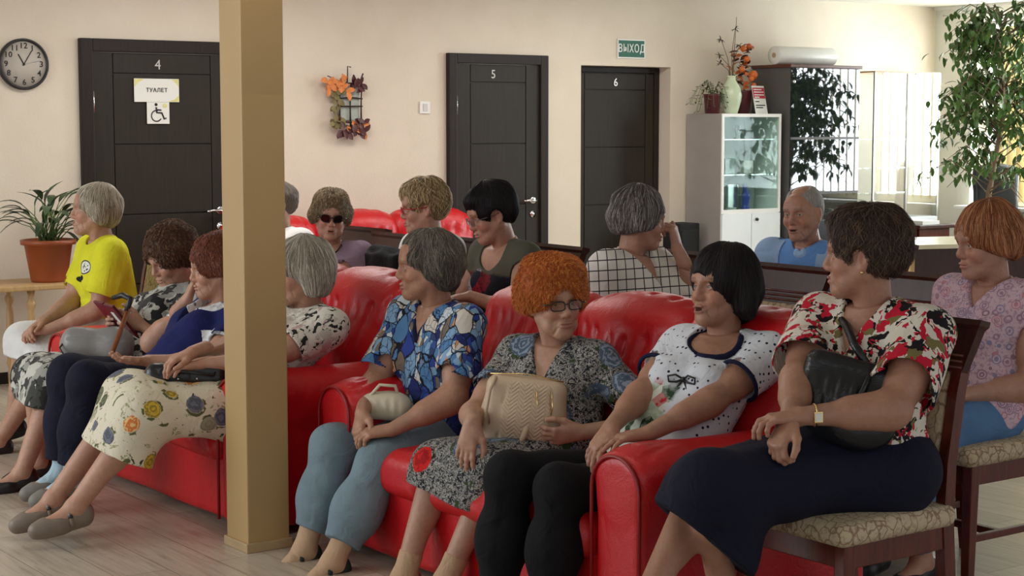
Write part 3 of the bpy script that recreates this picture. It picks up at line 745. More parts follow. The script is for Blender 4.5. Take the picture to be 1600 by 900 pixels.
o = field_obj('figurine', F, 0.006, M_BLUE); o.location = (9.31, 9.76, 0.887); tag(o, 'small blue figure standing in the white cabinet', 'figurine')
o = MB().bb(-0.065, 0.065, -0.008, 0.008, 0, 0.17, 0.003).build('picture_card', M_CLEAR, None, loc=(9.43, 9.86, 0.886)); tag(o, 'pale picture card standing at the right of the blue figure', 'card')
m = MB().lathe([(0.001, 0), (0.03, 0), (0.045, 0.02), (0.045, 0.024), (0.001, 0.01)], n=18); o = m.build('dish', M_SILVER, None, loc=(9.13, 9.73, 0.886)); tag(o, 'little metal dish on the floor of the glazed part of the white cabinet', 'dish')
for i, (x, z) in enumerate(((9.02, 1.167), (9.2, 1.167), (9.4, 1.167))):
    o = MB().bb(-0.05, 0.05, -0.02, 0.02, 0, 0.10+0.02*(i % 2), 0.003).build('award_card', M_CLEAR if i % 2 else M_PAPER, None, loc=(x, 9.84, z)); tag(o, ('white card at the left of the middle glass shelf', 'grey card in the middle of the middle glass shelf', 'white card at the right of the middle glass shelf')[i], 'card')

# dark glazed cabinet
dc = empty('dark_cabinet', (9.60, 9.58, 0), 0, 'tall cabinet with dark mirror-like glass doors and a brown top board', 'cabinet')
M_DGREY = plain('dark_grey_panel', srgb(84, 82, 80), 0.5, 0.05); M_BTOP = carved_wood('brown_top', srgb(78, 40, 26), srgb(98, 54, 36), 0.4)
def smoked():
    t = NT('smoked_glass'); return t.out((0.012, 0.016, 0.016), 0.03, spec=1.0, Coat_Weight=1.0)
M_SMOKE = smoked(); w, d, h = 0.775, 0.42, 2.01
MB().bb(0, w, 0, d, 0, h-0.02, 0.002).build('carcass', M_DGREY, dc)
MB().bb(-0.015, w+0.015, -0.02, d, h-0.02, h+0.004, 0.003).build('top_board', M_BTOP, dc)
gz = MB().bb(0.004, w-0.004, -0.008, -0.002, 0.80, h-0.025).build('glass_door', M_SMOKE, dc)
MB().bb(0.004, w-0.004, -0.012, -0.002, 0.05, 0.79, 0.002).build('lower_door', plain('black_panel', (0.02, 0.02, 0.02), 0.3), dc)
for z in (1.43, 1.0): MB().bb(0.004, w-0.004, -0.0095, -0.008, z, z+0.02).build('shelf_edge', M_DGREY, dc)
for z in (1.88, 0.90):
    o = MB().ball((0, 0, 0), (0.014, 0.008, 0.014)).build('knob', M_CHROME, dc, loc=(0.03, -0.014, z))

# all-glass showcase beside the corner
gs = empty('glass_showcase', (10.58, 9.60, 0), 0, 'clear all-glass showcase with metal posts between the dark cabinet and the window wall', 'showcase')
M_POST = plain('steel_post', srgb(176, 172, 164), 0.35, 0.03, metal=0.7); w, d, h = 0.80, 0.36, 1.98
M_CLR = glass_mat('showcase_glass', (0.97, 0.985, 0.98), 0.01, fres=0.4)
MB().bb(0, w, 0, d, 0, 0.78, 0.003).build('base_cupboard', M_CABW, gs)
for x in (0.006, w-0.006):
    for y in (0.006, d-0.006): MB().bb(x-0.008, x+0.008, y-0.008, y+0.008, 0.78, h).build('post', M_POST, gs)
m = MB().bb(0, w, -0.004, 0.012, h-0.012, h).bb(0, w, d-0.012, d, h-0.012, h).bb(0, 0.012, 0, d, h-0.012, h).bb(w-0.012, w, 0, d, h-0.012, h); m.build('top_rail', plain('tan_rail', srgb(176, 140, 104), 0.5), gs)
for a, b in ((0.01, 0.39), (0.395, w-0.01)): MB().bb(a, b, -0.003, 0.002, 0.785, h-0.012).build('glass_door', M_CLR, gs)
MB().bb(0.0, 0.005, 0.012, d-0.012, 0.785, h-0.012).build('side_glass', M_CLR, gs); MB().bb(w-0.005, w, 0.012, d-0.012, 0.785, h-0.012).build('side_glass', M_CLR, gs)
MB().bb(0.388, 0.397, -0.009, -0.003, 0.8, h-0.02).build('door_edge', M_POST, gs)
for z in (0.97, 1.18, 1.42): MB().bb(0.012, w-0.012, 0.012, d-0.012, z, z+0.006).build('glass_shelf', M_CLR, gs)

# on top of the white cabinet
M_CERAM = plain('pale_green_ceramic', srgb(196, 208, 176), 0.25, 0.05)
vz = 1.631
vs_ = empty('vase', (9.13, 9.74, vz), 0, 'pale green ceramic vase on the white cabinet', 'vase')
MB().lathe([(0.001, 0), (0.05, 0), (0.052, 0.01), (0.078, 0.10), (0.082, 0.14), (0.07, 0.20), (0.034, 0.255), (0.03, 0.275), (0.038, 0.29), (0.03, 0.288), (0.022, 0.26), (0.001, 0.2)], n=30).build('vase_body', M_CERAM, vs_)
bq = empty('dried_bouquet', (9.14, 9.74, vz+0.28), 0, 'dried twigs with dark seed heads standing in the pale green vase', 'bouquet')
st = MB(); hd = MB(); rs = random.Random(8)
for i, (dx, dz) in enumerate(((-0.17, 0.28), (-0.1, 0.16), (-0.03, 0.36), (-0.14, 0.10), (0.02, 0.24), (0.06, 0.46), (0.0, 0.14))):
    p = Vector((dx, rs.uniform(-.08, .05), dz)); st.tube([(0, 0, -0.12), Vector((dx*0.3, 0, dz*0.5)), p], [0.003, 0.0028, 0.002], 5)
    for k in range(0 if i == 5 else 9):
        a = rs.uniform(0, 2*PI); e = rs.uniform(-.6, 1.2); hd.leaf(p, (math.cos(a)*math.cos(e), math.sin(a)*math.cos(e), math.sin(e)), (0, 0, 1), 0.04, 0.012, 0.2, 0.3, seg=3)
st.build('stems', plain('dry_stem', srgb(112, 92, 62), 0.8), bq); hd.build('seed_heads', plain('dark_seed', srgb(62, 52, 44), 0.8), bq)
pr = empty('potted_plant', (8.99, 9.80, vz), 0, 'small trailing plant in a dark red pot at the left end of the white cabinet', 'plant')
M_DRED = plain('dark_red_pot', srgb(84, 24, 32), 0.35, 0.1)
MB().lathe([(0.001, 0), (0.055, 0), (0.066, 0.13), (0.07, 0.135), (0.07, 0.15), (0.062, 0.15), (0.06, 0.13), (0.001, 0.13)], n=26).build('plant_pot', M_DRED, pr)
st = MB(); lf = MB(); rs = random.Random(4)
for i in range(14):
    a = rs.uniform(PI*0.6, PI*1.7); r_ = rs.uniform(0.09, 0.19); top = Vector((math.cos(a)*0.05, math.sin(a)*0.05, rs.uniform(0.17, 0.26))); end = Vector((math.cos(a)*r_, math.sin(a)*r_, rs.uniform(0.0, 0.14)))
    if end.z < 0.03 and end.x > -0.09: end.z = 0.05
    pts = [Vector((0, 0, 0.13)), top, (top+end)/2+Vector((0, 0, 0.04)), end]; st.tube(pts, 0.0016, 4)
    for k in range(9):
        t = k/8*2.99; j = int(t); p = pts[j].lerp(pts[j+1], t-j); b = rs.uniform(0, 6.28); lf.leaf(p, (math.cos(b), math.sin(b), rs.uniform(-.5, .5)), (0, 0, 1), rs.uniform(0.025, 0.04), 0.015, seg=3)
st.build('stems', M_STEM, pr); lf.build('leaves', foliage('trailing_leaf', srgb(52, 60, 44), srgb(96, 104, 78)), pr)
# glittering autumn arrangement in a burgundy pot
ar = empty('autumn_arrangement', (9.30, 9.80, vz), 0, 'orange and brown artificial autumn arrangement in a burgundy pot beside the pale vase', 'bouquet')
MB().lathe([(0.001, 0), (0.06, 0), (0.078, 0.17), (0.078, 0.18), (0.068, 0.18), (0.001, 0.16)], n=26).build('pot', M_DRED, ar)
lo = MB(); ld = MB(); bo = MB(); rs = random.Random(17)
for i in range(70):
    t = rs.random(); c = Vector((-0.03+0.04*t+rs.gauss(0, 0.04), rs.gauss(0, 0.035), 0.17+0.36*t)); a = rs.uniform(0, 6.28)
    (lo if rs.random() < 0.55 else ld).leaf(c, (math.cos(a), math.sin(a), rs.uniform(-.6, .8)), (0, -0.6, 0.8), rs.uniform(0.05, 0.08), rs.uniform(0.03, 0.045), seg=4)
for c, r_ in (((-0.03, -0.04, 0.50), 0.026), ((0.03, -0.04, 0.52), 0.022), ((0.07, -0.05, 0.30), 0.036), ((0.03, -0.07, 0.27), 0.024), ((-0.05, -0.05, 0.34), 0.025), ((0.075, -0.05, 0.22), 0.022), ((0.0, -0.05, 0.42), 0.024)): bo.ball(c, r_)
lo.build('orange_leaves', plain('copper_leaf', srgb(188, 96, 40), 0.4, 0.3, 30), ar); ld.build('dark_leaves', plain('brown_leaf', srgb(66, 34, 28), 0.5, 0.2, 30), ar); bo.build('glass_balls', plain('amber_ball', srgb(206, 104, 44), 0.15, 0.1), ar)
for dx in (0.07, 0.1): pass
nt = empty('notice_card', (9.38, 9.66, vz), R(8), 'red and white printed card leaning on the front of the white cabinet top', 'card')
T = Matrix.Rotation(R(-12), 4, 'X')
def slab(x0, x1, z0, z1, y0, y1, nm, mat):
    m = MB().bb(x0, x1, y0, y1, z0, z1); bmesh.ops.transform(m.bm, matrix=T, verts=m.bm.verts[:]); return m.build(nm, mat, nt)
slab(-0.075, 0.075, 0, 0.22, 0, 0.003, 'sheet', M_PAPER); slab(-0.072, 0.072, 0.12, 0.205, -0.001, 0.0, 'red_block', plain('print_red', srgb(176, 28, 44), 0.5))
for z, w_, mt in ((0.19, 0.1, M_PAPER), (0.17, 0.12, M_PAPER), (0.148, 0.12, M_PAPER), (0.13, 0.06, M_PAPER), (0.095, 0.05, M_INK), (0.066, 0.115, M_INK), (0.048, 0.085, M_INK)):
    slab(-0.06, -0.06+w_, z-0.004, z+0.004, -0.0018, -0.001, 'printed_line', mt)
rl = empty('paper_roll', (9.58, 9.74, 2.014), 0, 'large white roll lying on top of the dark cabinet', 'roll')
m = MB()
prof = [(0.068*(1-0.1*k/24)*1, 0.0) for k in range(1)]
m.lathe([(0.02, 0), (0.069, 0), (0.072, 0.01), (0.072, 0.63), (0.069, 0.64), (0.02, 0.64), (0.02, 0.0)], n=28)
bmesh.ops.transform(m.bm, matrix=Matrix.Translation((0, 0, 0.073)) @ Matrix.Rotation(R(90), 4, 'Y'), verts=m.bm.verts[:])
m.build('wound_sheet', plain('white_film', srgb(226, 224, 216), 0.35, 0.03), rl)
MB().tube([(-0.004, 0, 0.073), (0.644, 0, 0.073)], 0.02, 14).build('core', plain('cardboard', srgb(176, 150, 110), 0.8), rl)

# black bin beside the cabinet
o = MB().bb(-0.10, 0.10, -0.10, 0.10, 0.0, 0.80, 0.01).bb(-0.085, 0.085, -0.106, -0.10, 0.05, 0.75, 0.003).build('black_box', plain('matt_black', (0.008, 0.008, 0.008), 0.9), None, loc=(8.72, 9.84, 0.0)); tag(o, 'black upright box on the floor between door 6 and the white cabinet', 'box')

# ------------------------------------------------------------------ window corner: blinds, chair, desks, ficus
bl = empty('vertical_blinds', (XW-0.08, 7.6, 0), 0, 'beige vertical blinds drawn aside at the window', 'blinds')
M_SLAT = NT('blind_fabric'); M_SLAT = M_SLAT.out(srgb(214, 196, 150), 0.8)
MB().bb(-0.03, 0.03, -1.6, 2.0, 2.37, 2.41, 0.004).build('head_rail', M_WHITE, bl)
for k in range(16):
    y = 1.62-0.095*k; MB().box((0, y, 1.63), (0.004, 0.085, 1.45), Matrix.Rotation(R(38), 3, 'Z')).build('slat', M_SLAT, bl)
M_OFF = leather('dark_office_leather', srgb(36, 40, 44), 0.35)
oc = empty('office_chair', (11.38, 8.92, 0), R(235), 'black office chair with a tall padded backrest near the window', 'chair')
F = Field(); F.box((-0.22, 0, 0.93), (0.04, 0.185, 0.28), 0.04, M=frame((math.cos(R(8)), 0, math.sin(R(8))), (0, 0, 1)), k=0); F.ell((-0.24, 0, 1.10), (0.05, 0.175, 0.13), k=0.05); field_obj('backrest', F, 0.014, M_OFF, oc)
F = Field(); F.box((0.02, 0, 0.48), (0.24, 0.24, 0.045), 0.04); field_obj('seat', F, 0.014, M_OFF, oc)
m = MB().tube([(0, 0, 0.1), (0, 0, 0.44)], 0.025, 12).tube([(-0.1, 0, 0.44), (-0.26, 0, 0.5), (-0.27, 0, 0.75)], 0.018, 8); m.build('column', M_BLACK, oc)
for k in range(5):
    a = 2*PI*k/5; m = MB().tube([(0, 0, 0.12), (0.27*math.cos(a), 0.27*math.sin(a), 0.08)], [0.022, 0.014], 8).ball((0.27*math.cos(a), 0.27*math.sin(a), 0.032), 0.03); m.build('leg', M_BLACK, oc)
dk = empty('desk', (9.55, 7.85, 0), R(-18), 'pale topped desk with dark modesty panel behind the woman in pink', 'desk')
MB().bb(-0.62, 0.62, -0.36, 0.36, 0.715, 0.745, 0.004).build('desk_top', plain('pale_desktop', srgb(214, 206, 178), 0.3, 0.03), dk)
m = MB().bb(-0.58, -0.55, -0.32, 0.32, 0, 0.715).bb(0.55, 0.58, -0.32, 0.32, 0, 0.715); m.build('side_panels', M_PINE, dk); MB().bb(-0.55, 0.55, -0.20, -0.18, 0.2, 0.715).build('modesty_panel', M_WOODD, dk)
d2 = empty('desk', (10.75, 9.25, 0), 0, 'brown desk in the corner by the window', 'desk')
MB().bb(-0.19, 0.23, -0.17, 0.17, 0.72, 0.75, 0.004).build('desk_top', M_WOODD, d2); m = MB().bb(-0.16, 0.20, -0.14, -0.12, 0, 0.72).bb(-0.16, 0.20, 0.12, 0.14, 0, 0.72).bb(-0.16, -0.14, -0.13, 0.13, 0.35, 0.72); m.build('side_panels', M_WOOD, d2)
o = MB().bb(-0.1, 0.1, -0.12, 0.12, 0, 0.03).build('paper_stack', M_PAPER, None, loc=(10.75, 9.25, 0.751)); tag(o, 'white paper stack on the brown desk by the window', 'paper')

def tree(name, loc, label, seed, htop, zlow, rad, nb, mat):
    root = empty(name, loc, 0, label, 'plant')
    MB().lathe([(0.001, 0), (0.15, 0), (0.19, 0.32), (0.20, 0.33), (0.20, 0.36), (0.18, 0.36), (0.001, 0.33)], n=28).build('plant_pot', plain('grey_pot', srgb(150, 146, 138), 0.5), root)
    rs = random.Random(seed); tr = MB(); lf = MB()
    trunk = [Vector((-0.05, 0.03, 0.33)), Vector((-0.045, 0.02, 0.7)), Vector((-0.06, 0.02, 1.0)), Vector((0.0, 0.0, 1.35)), Vector((0.05, -0.02, 1.7)), Vector((0.03, 0, 2.1)), Vector((0.0, 0, htop-0.08))]
    tr.tube(trunk, [0.028, 0.024, 0.022, 0.018, 0.014, 0.009, 0.004], 8)
    for i in range(nb):
        t = rs.uniform(0.42, 1.0); z0 = 0.33+(htop-0.4)*t; 
        j = min(range(6), key=lambda q: abs((trunk[q].z+trunk[q+1].z)/2-z0)); p = trunk[j].lerp(trunk[j+1], rs.random())
        a = rs.uniform(0, 2*PI); ln = rad*rs.uniform(0.45, 1.0)*(1.0-0.45*abs(t-0.6)); d = Vector((math.cos(a), math.sin(a), 0))
        up = rs.uniform(0.15, 0.5)*ln; mid = p+d*ln*0.55+Vector((0, 0, up)); end = p+d*ln+Vector((0, 0, up*0.35-0.12*rs.random()))
        for q in (mid, end):
            if q.x+loc[0] > XW-0.15: q.x = XW-0.15-loc[0]
            if q.z > htop: q.z = htop
        tr.tube([p, mid, end], [0.006, 0.004, 0.002], 5)
        for k in range(17):
            u = 0.25+0.75*k/16; q = p.lerp(mid, u*2) if u < 0.5 else mid.lerp(end, u*2-1)
            q = q+Vector((rs.gauss(0, 0.03), rs.gauss(0, 0.03), rs.gauss(0, 0.02))); b = rs.uniform(0, 6.28)
            if q.z < zlow: continue
            lf.leaf(q, (math.cos(b)*0.6, math.sin(b)*0.6, rs.uniform(-1.1, 0.1)), (math.cos(b), math.sin(b), 0.6), rs.uniform(0.06, 0.095), rs.uniform(0.028, 0.042), 0.25, 0.4, seg=4)
    tr.build('trunk', plain('ficus_bark', srgb(120, 100, 76), 0.8, 0.15, 30), root); lf.build('leaves', mat, root)
    return root
M_FICUS = foliage('ficus_leaf', srgb(50, 84, 34), srgb(92, 128, 56), 0.4)
tree('ficus_tree', (10.72, 8.48, 0), 'tall potted ficus tree with hanging pointed leaves in front of the window', 3, 2.47, 1.12, 0.62, 125, M_FICUS)
wp = empty('potted_plant', (11.2, 8.25, 0.0), 0, 'low bushy plant by the window at the right edge', 'plant')
MB().lathe([(0.001, 0), (0.12, 0), (0.16, 0.62), (0.17, 0.64), (0.001, 0.62)], n=24).build('plant_pot', plain('white_pot', srgb(200, 196, 188), 0.4), wp)
lf = MB(); rs = random.Random(9)
for i in range(110):
    a = rs.uniform(0, 6.28); e = rs.uniform(-.2, 1.4); d = Vector((math.cos(a)*math.cos(e), math.sin(a)*math.cos(e), math.sin(e)))
    lf.leaf(Vector((0, 0, 0.66))+d*rs.uniform(0.02, 0.18), d, (0, 0, 1), rs.uniform(0.09, 0.16), rs.uniform(0.03, 0.05), 0.2, 0.9, seg=5)
lf.build('leaves', foliage('bush_leaf', srgb(70, 110, 50), srgb(120, 160, 80)), wp)

# ================================================================== people
def skin_mat():
    t = NT('skin'); a = t.n('ShaderNodeVertexColor'); a.layer_name = 'Col'
    f, _ = t.noise(t.co(), 55, 4, 0.65); g, _ = t.noise(t.co(), 14, 3)
    k = t.ramp(f, [(0.3, (0.90, 0.86, 0.84)), (0.7, (1.06, 1.04, 1.03))]); k2 = t.ramp(g, [(0.3, (0.94, 0.90, 0.88)), (0.7, (1.05, 1.05, 1.05))])
    t.bump(f, 0.4, 0.004)
    return t.out(t.mix(1.0, t.mix(1.0, a.outputs[0], k, 'MULTIPLY'), k2, 'MULTIPLY'), 0.5, Subsurface_Weight=0.08, Subsurface_Scale=0.01)
M_SKIN = skin_mat()
def hair_mat():
    t = NT('hair'); a = t.n('ShaderNodeVertexColor'); a.layer_name = 'Col'
    return t.out(a.outputs[0], 0.6, spec=0.3)
M_HAIR = hair_mat()
def eye_mat():
    t = NT('eye'); a = t.n('ShaderNodeVertexColor'); a.layer_name = 'Col'; return t.out(a.outputs[0], 0.12)
M_EYE = eye_mat()
M_NAIL = None
UPZ = V(0, 0, 1)

def ik(a, b, l1, l2, hint):
    """middle joint between a and b for bone lengths l1, l2 bending towards hint; b is pulled in if out of reach"""
    d = b-a; L = np.linalg.norm(d); mx = (l1+l2)*0.995
    if L > mx: b = a+d/L*mx; d = b-a; L = mx
    x = (l1*l1-l2*l2+L*L)/(2*L); h = math.sqrt(max(l1*l1-x*x, 0)); dn = d/L
    hh = np.asarray(hint, float); hh = hh-dn*(hh@dn); hh = nrm(hh)
    return a+dn*x+hh*h, b

def add_hand(F, W, d, n, side, curl=(15, 20, 15), spread=1.0, s=1.0, thumb=0.5, k=0.005):
    """palm, four fingers and a thumb; n is the way the palm faces"""
    d = nrm(d); n = nrm(n-d*(n@d)); t = np.cross(n, d)*side*1.0      # towards the thumb (side +1 left, -1 right)
    flexv = n
    tips = []
    for i, (o, fl, ln, r, sp) in enumerate(((0.027, 0.088, 0.070, 0.0092, 7), (0.009, 0.092, 0.077, 0.0094, 2), (-0.009, 0.088, 0.071, 0.0089, -3), (-0.026, 0.079, 0.056, 0.0080, -9))):
        kn = W+(d*fl+t*o*0.92)*s
        F.cap(W+(t*o*0.55+d*0.012)*s, kn, 0.0135*s, 0.0112*s, k=0.012)
        dd = nrm(d+t*math.tan(R(sp*spread))); p = kn; ang = 0
        for q, (fr, c) in enumerate(zip((0.46, 0.30, 0.24), curl)):
            ang += R(c+(i-1.5)*2.0); v = dd*math.cos(ang)+flexv*math.sin(ang); e = p+v*ln*fr*s
            F.cap(p, e, r*(1-0.09*q)*s, r*(0.95-0.09*q)*s, k=k); p = e
        tips.append((p, v))
    F.cap(W, W+d*0.05*s, 0.021*s, 0.024*s, k=0.015, flat=(n, 0.62))
    b = W+(d*0.022+t*0.020+n*0.006)*s; e1 = b+nrm(d*0.75+t*0.62+n*0.25*thumb)*0.042*s; e2 = e1+nrm(d*0.9+t*(0.45-thumb*0.3)+n*0.3*thumb)*0.034*s; e3 = e2+nrm(d+t*(0.2-thumb*0.4)+n*0.35*thumb)*0.026*s
    F.cap(b, e1, 0.0155*s, 0.0125*s, k=0.016); F.cap(e1, e2, 0.0115*s, 0.0105*s, k=0.006); F.cap(e2, e3, 0.0105*s, 0.0085*s, k=0.004)
    return tips

def head_field(hc, M, o):
    """M rows: forward, left, up of the head; o: options"""
    s = o.get('hs', 1.0)
    P = lambda x, y, z: hc+(M[0]*x+M[1]*y+M[2]*z)*s
    F = Field(); e = lambda c, r, k=0.02, op='u', MM=M: F.ell(P(*c), np.array(r)*s, MM, k*s, op)
    fat = o.get('face', 1.0)
    e((-0.016, 0, 0.030), (0.094, 0.074, 0.086)); e((0.028, 0, -0.012), (0.062, 0.062*fat, 0.086), 0.03)
    for y in (-1, 1):
        F.cap(P(0.0, y*0.050*fat, -0.050), P(0.066, y*0.012, -0.098), 0.022*s, 0.018*s, k=0.03*s)
        e((0.060, y*0.036*fat, -0.034), (0.026, 0.024, 0.026), 0.02)
        if o.get('jowl', 0): e((0.040, y*0.045, -0.078), (0.026, 0.018, 0.022), 0.02)
    e((0.076, 0, -0.100), (0.018, 0.022, 0.018), 0.020)
    e((0.030, 0, -0.093), (0.050, 0.036, 0.022), 0.03)
    F.cap(P(0.083, -0.034, 0.020), P(0.083, 0.034, 0.020), 0.011*s, k=0.018*s); e((0.074, 0, 0.045), (0.020, 0.045, 0.035), 0.03)
    # muzzle, nose
    e((0.080, 0, -0.066), (0.019, 0.028, 0.022), 0.016)
    nb = o.get('nose', 1.0)
    F.cap(P(0.086, 0, 0.012), P(0.086+0.020*nb, 0, -0.028), 0.0085*s, 0.0112*s, k=0.016*s); e((0.0975+0.010*(nb-1), 0, -0.036), (0.015, 0.0125, 0.0098), 0.009)
    for y in (-1, 1):
        e((0.093, y*0.0125, -0.038), (0.012, 0.0078, 0.0078), 0.007); e((0.101, y*0.006, -0.0465), (0.005, 0.0035, 0.003), 0.003, 's')
        # eye socket, lids
        e((0.100, y*0.032, 0.0), (0.020, 0.021, 0.014), 0.014, 's')
        ec = P(0.0725, y*0.0315, -0.001); F.add((lambda c_: (lambda p: np.linalg.norm(p-c_, axis=-1)-0.0150*s))(ec), ec, 0.016, 0.005*s)
        op = o.get('eyes', 1.0)
        if op > 0: e((0.087, y*0.0315, -0.0015), (0.012, 0.0120, 0.0045*op), 0.002, 's')
        F.groove(P(0.090, y*0.020, 0.0105), P(0.084, y*0.044, 0.009), 0.003*s, 0.0016*s); F.groove(P(0.088, y*0.020, -0.016), P(0.082, y*0.044, -0.014), 0.004*s, 0.0022*s*o.get('age', 1)); F.groove(P(0.084, y*0.022, -0.024), P(0.074, y*0.046, -0.020), 0.0035*s, 0.0012*s*o.get('age', 1))
        # folds beside nose and mouth
        F.groove(P(0.100, y*0.020, -0.038), P(0.084, y*0.034, -0.074), 0.0042*s, 0.0032*s*o.get('age', 1)); F.groove(P(0.084, y*0.027, -0.080), P(0.070, y*0.035, -0.102), 0.004*s, 0.0026*s*o.get('age', 1)); F.groove(P(0.066, y*0.056, 0.004), P(0.050, y*0.066, 0.010), 0.0025*s, 0.0012*s*o.get('age', 1)); F.groove(P(0.066, y*0.055, -0.004), P(0.048, y*0.066, -0.010), 0.0025*s, 0.0012*s*o.get('age', 1)); F.groove(P(0.058, y*0.050, -0.045), P(0.050, y*0.048, -0.085), 0.005*s, 0.0016*s*o.get('age', 1))
        # ear
        ea = frame(nrm(M[0]*0.35+M[1]*y), M[2]+M[0]*-0.15)
        F.ell(P(-0.008, y*0.076, -0.010), np.array((0.0085, 0.019, 0.032))*s, ea, 0.008*s); F.ell(P(-0.004, y*0.087, -0.006), np.array((0.008, 0.010, 0.019))*s, ea, 0.005*s, 's'); F.ell(P(-0.004, y*0.078, -0.036), np.array((0.007, 0.009, 0.010))*s, ea, 0.006*s)
        F.groove(P(0.094, y*0.006, 0.022), P(0.090, y*0.008, 0.034), 0.003*s, 0.0012*s*o.get('age', 1))
    for z in (0.040, 0.052): F.groove(P(0.092, -0.03, z), P(0.092, 0.03, z), 0.0028*s, 0.0016*s*o.get('age', 1))
    mo = o.get('mouth', 0.0)
    e((0.0985, 0, -0.0635), (0.0075, 0.023, 0.0055), 0.004); e((0.0965, 0, -0.0755-mo*0.6), (0.0085, 0.021, 0.0065), 0.004)
    if mo > 0: e((0.098, 0, -0.0695-mo*0.3), (0.020, 0.015, 0.002+mo*0.6), 0.003, 's')
    else: F.cap(P(0.106, -0.013, -0.0690), P(0.106, 0.013, -0.0690), 0.0016*s, k=0.003*s, op='s'); F.groove(P(0.101, -0.024, -0.070), P(0.101, 0.024, -0.070), 0.0022*s, 0.0016*s)
    return F, P, s

def skin_color(v, base, hc, M, s, o):
    c = np.tile(np.array(base, float), (len(v), 1)); q = (v-hc)@M.T/s
    near = np.linalg.norm(q, axis=1) < 0.16
    def blob(cx, r, col, amt):
        w = np.exp(-(((q-np.array(cx))/np.array(r))**2).sum(1))*amt*near; c[:] = c*(1-w[:, None])+np.array(col)*w[:, None]
    b = np.array(base)
    for y in (-1, 1):
        blob((0.075, y*0.040, -0.034), (0.03, 0.022, 0.020), b*np.array((1.08, 0.72, 0.66)), 0.55)
        blob((0.082, y*0.034, -0.014), (0.02, 0.016, 0.006), b*np.array((0.72, 0.58, 0.58)), 0.5)
        bc = o.get('brow', (0.10, 0.06, 0.04)); 
        for t in np.linspace(0, 1, 6): blob((0.092-0.010*t*t, y*(0.016+0.030*t), 0.021+0.006*math.sin(PI*(0.25+0.6*t))), (0.02, 0.0045, 0.0032), bc, 0.75)
        for t in np.linspace(-1, 1, 5): blob((0.088, y*0.0315+t*0.011, 0.0035-0.003*t*t), (0.012, 0.0035, 0.0016), (0.05, 0.03, 0.025), 0.7)
        blob((-0.004, y*0.08, -0.01), (0.02, 0.012, 0.03), b*np.array((1.02, 0.72, 0.66)), 0.4)
        blob((0.078, y*0.085, 0.2), (0.01, 0.01, 0.01), b, 0)
    blob((0.108, 0, -0.036), (0.02, 0.014, 0.014), b*np.array((1.08, 0.72, 0.66)), 0.5)
    lc = o.get('lips', (0.36, 0.11, 0.10)); mo = o.get('mouth', 0.0)
    for t in np.linspace(-1, 1, 7):
        blob((0.102, t*0.019, -0.0645), (0.012, 0.0045, 0.0036*(1-0.4*abs(t))), lc, 0.85); blob((0.100, t*0.017, -0.0755-mo*0.6), (0.012, 0.0045, 0.0042*(1-0.4*abs(t))), lc, 0.85)
    if mo > 0: blob((0.09, 0, -0.0695-mo*0.3), (0.02, 0.014, 0.003+mo*0.4), (0.06, 0.015, 0.015), 0.95)
    return c

# ------------------------------------------------------------------ hair
def hair_field(P, M, s, st):
    F = Field(); e = lambda c, r, k=0.03, op='u': F.ell(P(*c), np.array(r)*s, M, k*s, op)
    vol = st.get('vol', 0.012); back = st.get('back', 0.03)
    e((-0.020, 0, 0.036), (0.094+vol, 0.076+vol, 0.086+vol*1.1)); e((-0.055, 0, 0.0 if st.get('len', 0) > 0 else 0.008), (0.060+vol*(1 if st.get('len', 0) > 0 else 0.4), 0.066+vol*(1 if st.get('len', 0) > 0 else 0.35), 0.080))
    for c, r in st.get('lobes', []): e(c, r, 0.03)
    ln = st.get('len', 0.0)       # how far it hangs below the ears
    if ln > 0:
        for y in (-1, 1): F.cap(P(-0.02, y*(0.068+vol*0.6), 0.0), P(-0.02, y*(0.064+vol), -st.get('side', ln)), (0.028+vol*0.4)*s, (0.026+vol*0.3)*s, k=0.04*s)
        F.cap(P(-0.065-vol*0.5, -0.03, -0.0), P(-0.065-vol*0.3, -0.03, -ln), 0.04*s, 0.032*s, k=0.04*s); F.cap(P(-0.065-vol*0.5, 0.03, -0.0), P(-0.065-vol*0.3, 0.03, -ln), 0.04*s, 0.032*s, k=0.04*s)
        F.plane(P(0, 0, -ln-0.012), -M[2]+M[0]*st.get('cut', 0.0), 0.012*s)
    # the face stays open
    fx = st.get('front', 0.122); fr = st.get('fringe', 0.045)
    e((fx, 0, fr-0.115), (0.088, st.get('open', 0.068), 0.115), 0.012, 's')
    e((0.06, 0, -0.11), (0.09, 0.058, 0.075), 0.012, 's')
    if st.get('ears', 0):
        for y in (-1, 1): e((0.006, y*0.092, -0.016), (0.030, 0.034, 0.042), 0.012, 's')
    if ln <= 0: F.plane(P(-0.03, 0, -0.058), nrm(-M[2]*1.0+M[0]*0.45), 0.02*s)
    F.disp(wob(st.get('seed', 1), 60, st.get('lump', 0.0035)))
    return F
